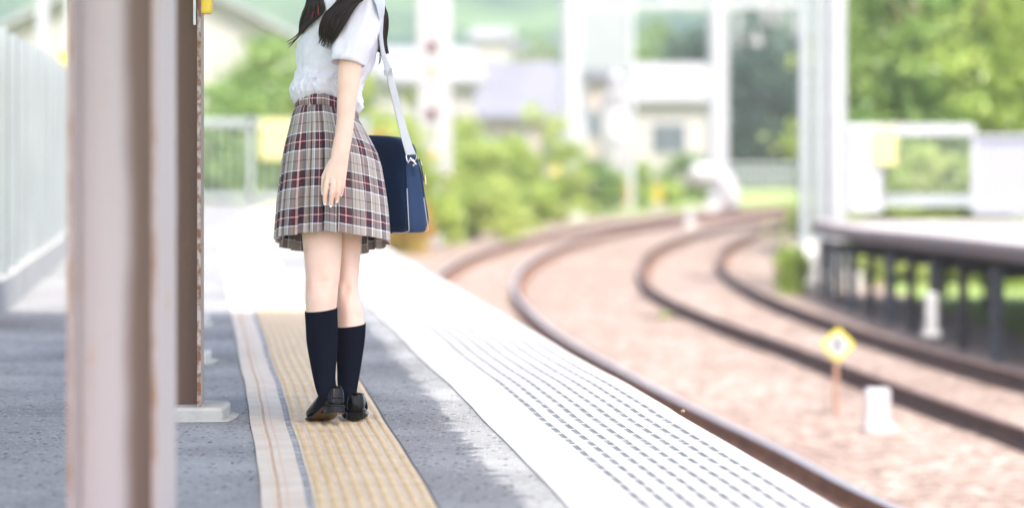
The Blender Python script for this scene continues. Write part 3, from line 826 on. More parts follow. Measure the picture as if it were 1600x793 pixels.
# ------------------------------------------------------------------ trees and bushes
def leaves(blobs, n, size, seed):
    rs = np.random.RandomState(seed); B = np.array(blobs)
    vol = (B[:, 3] * B[:, 4] * B[:, 5]) ** .8; pr = vol / vol.sum()
    span = float((B[:, 3] + B[:, 4]).mean()); nc = 260
    k = rs.choice(len(B), nc, p=pr); d = rs.normal(size=(nc, 3)); d /= np.linalg.norm(d, axis=1)[:, None]
    d[:, 2] = np.where(d[:, 2] < -.5, -d[:, 2], d[:, 2])
    cc = B[k, :3] + d * B[k, 3:6] * (rs.uniform(.55, 1.1, nc) ** .6)[:, None]
    cr = span * rs.uniform(.07, .20, nc)
    idx = rs.choice(nc, n, p=cr ** 2 / (cr ** 2).sum())
    c = cc[idx] + rs.normal(size=(n, 3)) * cr[idx][:, None] * np.array([1, 1, .6])
    u = rs.normal(size=(n, 3)); u /= np.linalg.norm(u, axis=1)[:, None]
    v = rs.normal(size=(n, 3)); v -= (v * u).sum(1)[:, None] * u; v /= np.linalg.norm(v, axis=1)[:, None]
    s = size * rs.uniform(.6, 1.3, n)[:, None]
    return np.stack([c - u * s, c - v * s * .5, c + u * s, c + v * s * .5], 1).reshape(-1, 3)
def plant(name, label, cat, base, blobs, n, size, m, seed, group, trunk=None):
    """blobs in world metres relative to base"""
    e = empty(name, base); tag(e, label, cat, group)
    P4 = leaves(blobs, n, size, seed)
    me = bpy.data.meshes.new('crown'); me.vertices.add(len(P4)); me.vertices.foreach_set('co', P4.astype(np.float32).ravel())
    nf = len(P4) // 4; me.loops.add(nf * 4); me.loops.foreach_set('vertex_index', np.arange(nf * 4, dtype=np.int32))
    me.polygons.add(nf); me.polygons.foreach_set('loop_start', np.arange(0, nf * 4, 4, dtype=np.int32)); me.polygons.foreach_set('loop_total', np.full(nf, 4, dtype=np.int32))
    me.update(calc_edges=True); me.materials.append(m)
    o = bpy.data.objects.new('crown' if trunk else 'foliage', me); COL.objects.link(o); o.parent = e
    mb = MB(); b = Vector(base)
    if trunk:
        h, r0 = trunk; mb.tube([b + Vector((0, 0, -.1)), b + Vector((.1, 0, h * .5)), b + Vector((.0, .1, h))], [r0, r0 * .75, r0 * .4], 9)
        rs = random.Random(seed)
        for k in range(5):
            a = rs.uniform(0, 6.28); q = b + Vector((.05, 0, h * (.45 + .1 * k)))
            mb.tube([q, q + Vector((math.cos(a) * h * .2, math.sin(a) * h * .2, h * .2)), q + Vector((math.cos(a) * h * .35, math.sin(a) * h * .35, h * .45))], [r0 * .4, r0 * .28, r0 * .1], 6)
        mb.build('trunk', M['bark'], e)
    else:
        rs = random.Random(seed)
        for k in range(6):
            a = rs.uniform(0, 6.28); hh = max(b_[2] for b_ in blobs) * .9
            mb.tube([b, b + Vector((math.cos(a) * .15, math.sin(a) * .15, hh * .5)), b + Vector((math.cos(a) * .35, math.sin(a) * .35, hh))], [.02, .015, .006], 5)
        mb.build('stem', M['bark'], e)
    return e
def blobset(w_, h, dp, n, seed, z0=0.0, lift=0.0):
    rs = random.Random(seed); out = []
    for i in range(n):
        x = rs.uniform(-1, 1); zf = rs.uniform(0, 1); yv = rs.uniform(-1, 1)
        sh = math.sqrt(max(.05, 1 - (abs(x) * .9) ** 2))
        s = rs.uniform(.22, .42)
        out.append((x * w_ * .75, yv * dp * .6, z0 + lift + h * zf * sh * .85, w_ * s, dp * s * 1.2, h * s * .7))
    return out
# right side bright trees behind opposite platform
for i, (x, d, wd, h, mname, lab) in enumerate([
        (1425, 47, 1.35, 6.0, 'leaf_mid', 'mid green tree just right of the paired masts'),
        (1500, 50, 2.6, 7.0, 'leaf_bright', 'bright sunlit tree above the opposite fence'),
        (1600, 48, 2.4, 7.0, 'leaf_bright', 'bright tree above the white panel wall at the right edge'),
        (1530, 58, 2.6, 7.5, 'leaf_bright', 'taller bright tree behind the opposite fence trees'),
        (1680, 56, 3.6, 8.0, 'leaf_mid', 'big green tree filling the upper right corner')]):
    p = at(x, 300, d); p.z = -1.1
    plant('broadleaf_tree', lab, 'tree', p, blobset(wd, h, wd, 26, 20 + i, .3), 15000, .085, M[mname], 30 + i, 'trees on the right', trunk=(h * .75, .16))
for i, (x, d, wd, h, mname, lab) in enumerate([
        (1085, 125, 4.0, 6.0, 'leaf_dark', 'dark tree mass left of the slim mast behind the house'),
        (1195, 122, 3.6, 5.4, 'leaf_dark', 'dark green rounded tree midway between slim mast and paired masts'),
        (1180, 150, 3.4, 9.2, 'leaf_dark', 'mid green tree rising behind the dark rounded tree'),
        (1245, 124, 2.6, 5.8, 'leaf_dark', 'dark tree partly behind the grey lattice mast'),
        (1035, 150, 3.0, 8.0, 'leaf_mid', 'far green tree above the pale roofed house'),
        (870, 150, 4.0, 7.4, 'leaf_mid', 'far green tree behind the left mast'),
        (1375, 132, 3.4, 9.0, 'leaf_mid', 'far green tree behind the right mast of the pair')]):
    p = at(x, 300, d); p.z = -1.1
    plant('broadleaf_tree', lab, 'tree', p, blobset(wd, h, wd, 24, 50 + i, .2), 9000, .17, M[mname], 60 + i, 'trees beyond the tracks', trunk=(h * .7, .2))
for i, (x, d, wd, h, mname, lab) in enumerate([
        (345, 47, 1.3, 2.4, 'leaf_mid', 'low green shrub behind the left part of the end fence'),
        (410, 50, 1.5, 3.3, 'leaf_mid', 'mid green tree behind the yellow notice plate'),
        (475, 52, 1.7, 4.3, 'leaf_mid', 'taller mid green tree rising left of the shirt'),
        (540, 52, 1.5, 3.4, 'leaf_lime', 'green shrub hidden mostly behind the girl')]):
    p = at(x, 300, d); p.z = -1.1
    plant('broadleaf_tree', lab, 'tree', p, blobset(wd, h, 1.4, 20, 80 + i, .1), 11000, .07, M[mname], 90 + i, 'trees behind the end fence', trunk=(h * .6, .09))
for i, (x, d, wd, h, mname, lab) in enumerate([
        (600, 50, .75, 2.4, 'leaf_orange', 'orange flowering shrub just behind the girl back'),
        (640, 55, .9, 2.9, 'leaf_lime', 'yellow green shrub between girl and signal'),
        (725, 63, 1.1, 3.0, 'leaf_lime', 'lime green shrub directly right of the railway signal'),
        (780, 66, 1.2, 2.9, 'leaf_bright', 'bright shrub in the middle of the track side growth'),
        (838, 70, 1.2, 3.2, 'leaf_lime', 'lime shrub below the slate roof near the left mast'),
        (745, 57, 1.0, 1.25, 'leaf_lime', 'low pale green shrub spilling towards the track'),
        (812, 63, 1.1, 1.2, 'leaf_bright', 'low shrub at the bend of the near rail'),
        (870, 70, .9, 1.0, 'leaf_bright', 'low shrub at the foot of the left mast'),
        (930, 78, .9, 1.6, 'leaf_mid', 'shrub between the left mast and the wrapped signal'),
        (1010, 88, 1.0, 1.3, 'leaf_bright', 'shrub below the pale roofed house'),
        (1070, 92, 1.2, 1.5, 'leaf_mid', 'shrub left of the pipe bend'),
        (700, 59, .7, 1.3, 'leaf_bright', 'low shrub at the foot of the railway signal'),
        (640, 52, .8, 1.6, 'leaf_bright', 'low green shrub behind the bag')]):
    p = at(x, 300, d); p.z = -1.1
    plant('shrub', lab, 'shrub', p, blobset(wd, h, .8, 14, 110 + i), 7000, .06, M[mname], 130 + i, 'shrubs along the track')
for i, (x, d, wd, h, mname, lab) in enumerate([
        (1238, 36.9, .17, .75, 'leaf_bright', 'leafy weed growing at the corner of the opposite platform'),
        (1330, 41, .8, 1.3, 'leaf_lime', 'sunlit bush seen between the leftmost posts of the opposite platform'),
        (1400, 41, .8, 2.1, 'leaf_lime', 'sunlit bush behind the fence near the yellow plate opposite'),
        (1460, 41.5, .8, 2.2, 'leaf_bright', 'sunlit bush behind the middle of the opposite fence'),
        (1520, 41, .8, 2.0, 'leaf_lime', 'sunlit bush behind the fence end post opposite'),
        (1590, 40.5, .8, 1.8, 'leaf_lime', 'sunlit bush seen below the deck near the right edge'),
        (1650, 40, .8, 1.8, 'leaf_bright', 'bush just beyond the right edge under the deck'),
        (1037, 0, .07, .06, 'leaf_lime', 'tiny green weed in the ballast between the tracks')]):
    if d == 0: p = G(1037, 497, -1.09); 
    else: p = at(x, 300, d); p.z = -1.12
    small = wd < .1
    plant('shrub' if not small else 'weed', lab, 'shrub' if not small else 'weed', p, blobset(wd, h, wd, 12, 150 + i), 200 if small else 12000, .025 if small else .06, M[mname], 170 + i, 'bushes by the opposite platform' if not small else None)

# utility pole and small yellow marker in the left strip
b = at(66, 300, 45); e = empty('utility_pole', (b.x, b.y, -1.1)); tag(e, 'white pole behind the slatted fence at the far left', 'pole')
mb = MB(); mb.tube([(b.x, b.y, -1.1), (b.x, b.y, 7)], .10, 12); mb.build('shaft', M['white_metal'], e)
mb = MB(); mb.bar((b.x - .6, b.y, 6.4), (b.x + .6, b.y, 6.4), .1); mb.build('cross_arm', M['grey_metal'], e)
b = at(98, 130, 26); mb = MB(); c, dd = hb(93, 110, 82, 134, 26, .03); mb.box(c, dd); o = mb.build('yellow_plate', M['yellow'], None, loc=(c[0], c[1], c[2] - dd[2] / 2)); tag(o, 'narrow yellow plate above the slatted fence left of the nearest column', 'sign')
mb = MB(); mb.tube([(c[0] + .02, c[1] + .03, .0), (c[0] + .02, c[1] + .03, 2.6)], .02, 8); o = mb.build('sign_pole', M['grey_metal'], None, loc=(c[0], c[1], 0)); tag(o, 'thin pole carrying the narrow yellow plate behind the column', 'pole')
# pebble on the edge slab
mb = MB(); mb.ball(G(1067, 645, .012) + Vector((0, 0, .006)), (.008, .007, .006), 10); o = mb.build('pebble', mat('brown_stone', (.20, .13, .08), .9), None, loc=G(1067, 645, .012), smooth=True); tag(o, 'tiny brown pebble at the rim of the edge slabs', 'pebble')

# ------------------------------------------------------------------ the girl
M['skin'] = mat('skin', (.80, .57, .47), .42, col2=(.76, .48, .385), thr=(.45, .75), scale=14, detail=5, sss=.3, bump=.08, bscale=500, bdist=.0008)
M['nail'] = mat('nail', (.86, .70, .66), .2, coat=.6)
M['shirt'] = mat('shirt_cotton', (.70, .70, .80), .8, var=.02, scale=6, bump=.12, bscale=420, bdist=.001)
M['sock'] = mat('navy_knit', (.005, .0068, .0145), .9, spec=.08)
M['leather'] = mat('black_leather', (.003, .003, .004), .10, spec=.2, bump=.05, bscale=30)
M['sole'] = mat('sole_leather_reflection', (.16, .085, .02), .4)  # amber reflection of the yellow paving put into the sole colour
M['heel'] = mat('heel_stack', (.006, .006, .007), .2, spec=.2)
M['hair'] = mat('dark_brown_hair', (.020, .010, .0078), .34, spec=.5, var=.3, scale=60)
M['navy'] = mat('navy_nylon_shaded', (.0045, .017, .052), .6, spec=.2, var=.1, scale=5, bump=.18, bscale=700, bdist=.0008, sheen=.05)
M['navy_lit'] = mat('navy_nylon_lit', (.009, .031, .092), .55, spec=.3, var=.1, scale=5, bump=.18, bscale=700, bdist=.0008, sheen=.05)  # lit and shaded sides of one nylon, put into two colours
M['strap'] = mat('pale_webbing', (.56, .60, .66), .7, bump=.3, bscale=300, bdist=.001)
M['chrome'] = mat('chrome', (.75, .75, .76), .2, metal=1)
M['piping'] = mat('white_piping', (.62, .63, .66), .5)
M['red'] = mat('crimson_ribbon', (.30, .015, .03), .5, col2=(.04, .01, .02), scale=60)

def plaid():
    m = bpy.data.materials.new('plaid_wool'); m.use_nodes = True
    n = m.node_tree; b = n.nodes['Principled BSDF']; L = n.links.new
    tc = n.nodes.new('ShaderNodeTexCoord'); se = n.nodes.new('ShaderNodeSeparateXYZ'); L(tc.outputs['UV'], se.inputs[0])
    GR, BK, WH, PK, MA, MD = (.39, .35, .325), (.018, .015, .03), (.85, .87, .95), (.82, .60, .62), (.085, .008, .018), (.06, .028, .042)
    def rampof(sock, thin):
        fr = n.nodes.new('ShaderNodeMath'); fr.operation = 'FRACT'; L(sock, fr.inputs[0])
        rp = n.nodes.new('ShaderNodeValToRGB'); cr = rp.color_ramp; cr.interpolation = 'CONSTANT'
        st = [(0, GR)]
        if thin == 'u': st += [(.07, BK), (.09, GR)]
        st += [(.25, WH), (.278, BK), (.325, MD), (.40, MA), (.487, PK), (.513, MA), (.60, MD), (.675, BK), (.722, WH), (.75, GR)]
        if thin == 'u': st += [(.91, BK), (.93, GR)]
        else: st += [(.98, BK)]
        cr.elements[0].position = 0; cr.elements[0].color = (*GR, 1); cr.elements[1].position = st[1][0]; cr.elements[1].color = (*st[1][1], 1)
        for p, c in st[2:]:
            e = cr.elements.new(p); e.color = (*c, 1)
        L(fr.outputs[0], rp.inputs[0]); return rp.outputs[0]
    a = rampof(se.outputs[0], 'u'); c = rampof(se.outputs[1], 'v')
    mx = n.nodes.new('ShaderNodeMix'); mx.data_type = 'RGBA'; mx.inputs[0].default_value = .5; L(a, mx.inputs[6]); L(c, mx.inputs[7])
    L(mx.outputs[2], b.inputs['Base Color']); b.inputs['Roughness'].default_value = .85; b.inputs['Sheen Weight'].default_value = .1
    return m
M['plaid'] = plaid()

def K(xl, xr, y, dy, b, pw=1.0):
    """ring from image extents at a distance, half depth b (metres)"""
    c = P((xl + xr) / 2, y, dy); return (c, (xr - xl) / 2 * (D + dy) / F, b, pw)
def interp_rings(rs, step=.012):
    out = []
    n = len(rs)
    def cr(p0, p1, p2, p3, t): return .5 * ((2 * p1) + (-p0 + p2) * t + (2 * p0 - 5 * p1 + 4 * p2 - p3) * t * t + (-p0 + 3 * p1 - 3 * p2 + p3) * t ** 3)
    for i in range(n - 1):
        q = [rs[max(0, i - 1)], rs[i], rs[i + 1], rs[min(n - 1, i + 2)]]
        m = max(1, int((rs[i][0] - rs[i + 1][0]).length / step))
        for k in range(m):
            t = k / m
            out.append((cr(*[a[0] for a in q], t), cr(*[a[1] for a in q], t), cr(*[a[2] for a in q], t), rs[i][3] * (1 - t) + rs[i + 1][3] * t))
    out.append(rs[-1]); return out

legA = [K(462, 540, 250, -.07, .075), K(466, 537, 310, -.07, .072), K(471, 535, 360, -.075, .066), K(475, 533.5, 400, -.085, .060), K(477.5, 531, 430, -.095, .056), K(477.5, 528.5, 450, -.10, .054),
        K(477, 527, 466, -.105, .053), K(478, 525.5, 485, -.105, .053), K(479.5, 526, 510, -.11, .053), K(481, 525.8, 535, -.12, .051), K(486.6, 523.7, 568, -.145, .042), K(491, 522.5, 590, -.165, .036), K(494.5, 524.5, 605, -.185, .033), K(500, 529, 622, -.20, .032)]
legB = [K(500, 575, 250, .07, .075), K(514, 570, 310, .06, .070), K(517, 566.5, 360, .055, .064), K(520, 563, 400, .045, .058), K(525.5, 560.5, 430, .03, .052), K(525.5, 560.5, 452, .02, .050),
        K(525, 566.5, 480, .005, .050), K(524, 569.5, 503, .0, .051), K(524.5, 569.3, 520, -.005, .050), K(525, 568, 535, -.01, .049), K(528, 563, 568, -.03, .040), K(529, 558, 598, -.05, .034), K(530.5, 556, 612, -.065, .032), K(531, 557, 630, -.07, .034)]
bodymb = MB()
def knee(yk, hw):
    def fn(p, t, j):
        y = 221 + (CH - p.z) * F / p.y; ct, st = math.cos(t), math.sin(t)
        if st < 0:
            g = math.exp(-((y - yk) / 13) ** 2)
            p = p + Vector((0, 1, 0)) * (.0065 * g * math.exp(-(ct / .34) ** 2) - .0030 * g * math.exp(-((abs(ct) - .62) / .2) ** 2) - .003 * math.exp(-((y - yk - 34) / 18) ** 2) * math.exp(-(ct / .5) ** 2))
            p = p + Vector((0, 1, 0)) * .0012 * (math.exp(-((y - yk + 3 * ct) / 1.8) ** 2))
        return p
    return fn
bodymb.loft(interp_rings(legA, .004), n=64, fn=knee(440, 25)); bodymb.loft(interp_rings(legB, .004), n=64, fn=knee(452, 20))
for foot, dr in ((P(512, 628, -.21), Vector((-.40, .92, -.30))), (P(545, 640, -.075), Vector((-.03, 1, -.25)))):
    bodymb.tube([foot + Vector((0, 0, .03)), foot + dr.normalized() * .06, foot + dr.normalized() * .14], [.018, .014, .008], 14)
torso = [K(470, 570, 285, 0, .12), K(462, 575, 240, 0, .155), K(466, 566, 205, 0, .15), K(470, 552, 178, 0, .12), K(472, 552, 150, 0, .11), K(474, 566, 105, 0, .125), K(476, 578, 60, 0, .14),
         K(492, 582, 25, 0, .155), K(508, 585, 0, 0, .155), K(520, 582, -18, 0, .13), K(532, 574, -32, .0, .07), K(530, 566, -48, .0, .05), K(522, 560, -66, .0, .05)]
bodymb.loft(interp_rings(torso, .02), n=40)
arm = [K(548, 592, -12, -.135, .045), K(540, 584, 30, -.155, .042), K(532, 571, 75, -.175, .036), K(528.3, 565.5, 105, -.185, .033), K(527.5, 562.5, 125, -.19, .031), K(527, 559.5, 142, -.195, .030), K(526.3, 556, 165, -.20, .031),
       K(525.5, 553.5, 190, -.207, .029), K(522, 550.5, 215, -.217, .025), K(518.5, 547.5, 232, -.224, .021), K(516.5, 545.2, 246, -.229, .018), K(513.5, 544, 255, -.232, .0165), K(509.5, 542.8, 266, -.235, .015), K(507, 541.2, 277, -.236, .013), K(508.5, 540, 286, -.236, .009)]
bodymb.loft(interp_rings(arm), n=28)
arm2 = [K(520, 562, -12, .135, .045), K(512, 552, 40, .16, .040), K(508, 542, 105, .175, .033), K(508, 536, 150, .185, .03), K(507, 532, 195, .20, .028), K(508, 528, 240, .215, .018), K(506, 532, 262, .22, .014), K(506, 530, 282, .22, .011)]
bodymb.loft(interp_rings(arm2), n=24)
def fingers(spec, sgn=1):
    for pts, r in spec:
        pp = [P(x, y, dy) for x, y, dy in pts]
        fine = []
        for i in range(len(pp) - 1):
            for k in range(4): fine.append(pp[i].lerp(pp[i + 1], k / 4))
        fine.append(pp[-1])
        n = len(fine); rad = []
        for i in range(n):
            t = i / (n - 1); q = r * (1 - .22 * t) * (1 + .06 * math.cos(t * 2 * math.pi * 2))
            rad.append(q)
        rad[-1] *= .6; fine[-1] = fine[-1]
        bodymb.tube(fine, rad, 12); bodymb.ball(fine[-2], rad[-2] * .97, 12)
FIN = [([(513, 272, -.236), (510.3, 287, -.240), (508.2, 300, -.238), (507.6, 309, -.232), (507.8, 317.5, -.225)], .0088),
       ([(521, 272, -.238), (520.2, 288, -.243), (518.8, 302, -.241), (517.6, 312, -.235), (516.8, 320.5, -.227)], .0090),
       ([(529, 272, -.238), (529.2, 287, -.242), (528.4, 299, -.240), (527.2, 307, -.234), (526.4, 314, -.227)], .0085),
       ([(537, 270, -.236), (537, 282, -.238), (535.8, 291, -.236), (534.3, 298, -.231), (533, 304.5, -.224)], .0074),
       ([(518, 252, -.230), (511, 264, -.226), (506.2, 276, -.223), (504.8, 288, -.221), (504.3, 301.5, -.219)], .0088)]
fingers(FIN)
fingers([([(x + 8, y - 4, .44 + dy * 0 - .22) for x, y, dy in f], r) for f, r in FIN])
# head (above the frame)
hd = P(540, -112, 0)
bodymb.ball(hd + Vector((.01, 0, .015)), (.092, .074, .105), 28)
bodymb.ball(hd + Vector((-.035, 0, -.055)), (.055, .052, .055), 20)
bodymb.loft([(hd + Vector((-.088, 0, .01)), .006, .008), (hd + Vector((-.098, 0, -.012)), .012, .012), (hd + Vector((-.092, 0, -.022)), .01, .015)], n=12)
for s in (-1, 1):
    bodymb.ball(hd + Vector((.01, s * .075, -.005)), (.016, .008, .028), 12)
    bodymb.tube([hd + Vector((-.088, s * .006, -.05)), hd + Vector((-.082, s * .022, -.049))], [.006, .003], 8)
bodymb.loft([(P(546, -70, 0), .052, .050), (P(550, -30, 0), .052, .055), (P(552, -10, 0), .06, .08)], n=20)
base = Vector((P(525, 660, 0).x, D - .1, 0))
tmp = bodymb.build('tmp_body', M['skin'], None)
rm = tmp.modifiers.new('r', 'REMESH'); rm.mode = 'VOXEL'; rm.voxel_size = .0024; rm.use_smooth_shade = True
sm_ = tmp.modifiers.new('s', 'SMOOTH'); sm_.factor = .5; sm_.iterations = 4
bpy.context.view_layer.update(); dg = bpy.context.evaluated_depsgraph_get()
me = bpy.data.meshes.new_from_object(tmp.evaluated_get(dg)); bpy.data.objects.remove(tmp)
me.name = 'person'; me.transform(Matrix.Translation(-base))
me.polygons.foreach_set('use_smooth', [True] * len(me.polygons))
person = bpy.data.objects.new('person', me); COL.objects.link(person); person.location = base
tag(person, 'young woman in white shirt and plaid pleated skirt standing on the tactile paving', 'person')
# eyes above the frame
for s in (-1, 1):
    mb = MB(); mb.ball(hd + Vector((-.074, s * .03, .005)), (.009, .013, .009), 12); mb.build('eye', M['dark'], person, smooth=True)
# nails
for f, r in FIN:
    x, y, dy = f[-1]; p = P(x, y - 1.2, dy); 
    mb = MB(); mb.ball(p + Vector((0, -r * .52, -.002)), (r * .55, .0022, r * .85), 12, M=Matrix.Rotation(R(-14), 3, 'X')); mb.build('fingernail', M['nail'], person, smooth=True)

# ---- socks
def sock(rs, ytop, sgn, nm):
    rings = [r for r in interp_rings(rs, .01) if r[0].z <= CH - (ytop - 221) * r[0].y / F]
    top = rings[0]
    n = 72
    mb = MB(); out = []
    out.append((top[0] + Vector((0, 0, .0)), top[1] - .001, top[2] - .001, 1)); out.append((top[0] + Vector((0, 0, .004)), top[1] + .0022, top[2] + .0022, 1))
    out += [(r[0], r[1] + .0028, r[2] + .0028, 1) for r in rings]
    mb.loft(out, n=n * 4, cap=False, fn=lambda p, t, j: p + Vector((math.cos(t), math.sin(t), 0)) * (.0007 * math.cos(t * n)) + Vector((0, 0, (tilt * math.cos(t) + .004 * math.sin(t)) * max(0, 1 - j / 12))))
    ft, dr = foot_
    mb.tube([ft + Vector((0, 0, .05)), ft + Vector((0, 0, .02)), ft + dr.normalized() * .045, ft + dr.normalized() * .10], [.026, .0275, .0245, .014], 20)
    return mb.build(nm, M['sock'], person, smooth=True, fixn=False)
tilt = .006; foot_ = (P(512, 628, -.21), Vector((-.40, .92, -.30)))
skA = sock(legA, 480, 1, 'sock')
tilt = .005; foot_ = (P(545, 640, -.075), Vector((-.03, 1, -.25)))
skB = sock(legB, 505, 1, 'sock')
# small knitted emblem on the left sock
cur = bpy.data.curves.new('emblem', 'CURVE'); cur.dimensions = '3D'; cur.bevel_depth = .0011
emp = M['white']
em = mat('grey_thread', (.42, .42, .45), .8); cur.materials.append(em)
cx, cy = 482.6, 514
for pts in ([(-2.0, -3.6), (-2.3, -1), (-1.4, 2.0), (.6, 4.0), (2.2, 2.6), (2.5, 0), (1.6, -3.6)], [(-1.6, -1.2), (.2, .2), (1.4, -1.4)], [(-.8, 1.4), (.5, .6), (1.4, 1.6)]):
    sp = cur.splines.new('POLY'); sp.points.add(len(pts) - 1)
    for i, (a, b_) in enumerate(pts):
        x = cx + a; y = cy + b_; xc, hw = 503, 24.4
        q = min(.995, abs(x - xc) / hw); dyy = -.11 - .0565 * math.sqrt(1 - q * q) - .001
        v = P(x, y, dyy) - base; sp.points[i].co = (*v, 1)
eo = to_mesh('emblem', cur); eo.parent = skA; tag(eo, 'small grey woven emblem near the top of the left sock')

# ---- shoes
def shoe(heel, dirv, pitch, roll, nm, lab):
    f = Vector((dirv[0], dirv[1], 0)).normalized(); s = Vector((f.y, -f.x, 0)); u = Vector((0, 0, 1))
    # pivot at the ball of the foot
    Rm = Matrix((s, f, u)).transposed()
    Rp = Matrix.Rotation(pitch, 3, 'X') @ Matrix.Rotation(roll, 3, 'Y')
    piv = Vector((0, .165, 0))
    def T(p): return heel + Rm @ (Rp @ (Vector(p) - piv) + piv)
    secs = [(0.0, .016, .052, .022), (.005, .0235, .058, .021), (.018, .0285, .060, .021), (.045, .0305, .061, .021), (.07, .031, .060, .019), (.10, .033, .058, .015), (.13, .0365, .051, .009),
            (.16, .0395, .038, .0055), (.19, .0385, .031, .0055), (.212, .032, .025, .0065), (.226, .021, .019, .008), (.232, .010, .012, .010)]
    mb = MB(); N = 28; vs = []
    for (y, hw, h, z0) in secs:
        for k in range(N):
            a = 2 * math.pi * k / N; ca, sa = math.cos(a), math.sin(a)
            x = hw * math.copysign(abs(ca) ** .75, ca)
            zz = (math.copysign(abs(sa) ** (.62 if y > .08 else .42), sa) * .5 + .5) * h
            taper = 1 - (.16 if y < .09 else .05) * (zz / h) ** 2
            lean = .006 * max(0, 1 - y / .02) * (zz / h) if y < .02 else 0
            vs.append(T((x * taper, y + lean * 1.0, z0 + zz)))
    fs = [(i * N + k, i * N + (k + 1) % N, (i + 1) * N + (k + 1) % N, (i + 1) * N + k) for i in range(len(secs) - 1) for k in range(N)]
    fs += [tuple(range(N)), tuple(range((len(secs) - 1) * N, len(secs) * N))]
    mb.add(vs, fs)
    # topline rim
    rim = [T((.0245 * math.sin(t), .055 - .0515 * math.cos(t), .021 + .059 - .014 * (1 - math.cos(t)) / 2)) for t in [2 * math.pi * k / 28 for k in range(29)]]
    mb.tube(rim, .0028, 8)
    # heel counter seam band
    mb.tube([T((x, y, .044)) for x, y in ((-.029, .03), (-.0265, .012), (-.017, .002), (0, -.0005), (.017, .002), (.0265, .012), (.029, .03))], .0016, 6)
    # apron seam and saddle strap
    mb.tube([T((x, y, z)) for x, y, z in ((-.031, .105, .042), (-.027, .15, .040), (-.016, .195, .033), (0, .208, .029), (.016, .195, .033), (.027, .15, .040), (.031, .105, .042))], .0016, 6)
    mb.tube([T((x, .12, z)) for x, z in ((-.0355, .018), (-.0340, .045), (-.020, .062), (0, .066), (.020, .062), (.0340, .045), (.0355, .018))], .004, 8)
    up = mb.build(nm, M['leather'], person, smooth=True); tag(up, lab)
    ss = up.modifiers.new('sub', 'SUBSURF'); ss.levels = 1; ss.render_levels = 1
    # sole
    mb = MB(); outl = [(s_[0], s_[1] * 1.01 + .0008) for s_ in secs]
    vs = []; m = len(outl)
    def zb(y): return .019 if y < .055 else (.019 - (.019 - .001) * min(1, (y - .055) / .075) if y < .165 else .001 + max(0, y - .19) * .12)
    for (y, hw) in outl:
        for x in (-hw, hw):
            for dz in (0, .0045): vs.append(T((x, y - (.002 if y < .01 else 0), zb(y) + dz)))
    fs = []
    for i in range(m - 1):
        a = i * 4; b_ = a + 4
        fs += [(a, a + 2, b_ + 2, b_), (a + 1, b_ + 1, b_ + 3, a + 3), (a, b_, b_ + 1, a + 1), (a + 2, a + 3, b_ + 3, b_ + 2)]
    fs += [(0, 1, 3, 2), ((m - 1) * 4, (m - 1) * 4 + 2, (m - 1) * 4 + 3, (m - 1) * 4 + 1)]
    mb.add(vs, fs); mb.m = [0 if i % 4 == 0 and i < 4 * (m - 1) else 1 for i in range(len(mb.f))]; so_ = mb.build('sole', [M['sole'], M['heel']], up)
    mb = MB(); hv = [(-.0285, .052), (-.029, .02), (-.022, .004), (-.012, -.0005), (0, -.001), (.012, -.0005), (.022, .004), (.029, .02), (.0285, .052)]
    n = len(hv); vs = [T((x * 1.0, y, .0)) for x, y in hv] + [T((x * 1.03, y, .0188)) for x, y in hv]
    mb.add(vs, [tuple(range(n)), tuple(range(n, 2 * n))[::-1]] + [(i, (i + 1) % n, n + (i + 1) % n, n + i) for i in range(n)])
    mb.build('heel', M['heel'], up, bevel=.002)
    return up
hA = P(528.5, 655, -.26); hA = Vector((hA.x, hA.y, .012))
shoe(hA, (-.39, .92), R(-12), R(4), 'shoe', 'glossy black loafer with lifted heel')
hB = Vector(((555.5 - 800) * 8.80 / F, 8.79, .012))
shoe(hB, (-.05, 1), 0, 0, 'shoe', 'glossy black loafer flat on the paving')

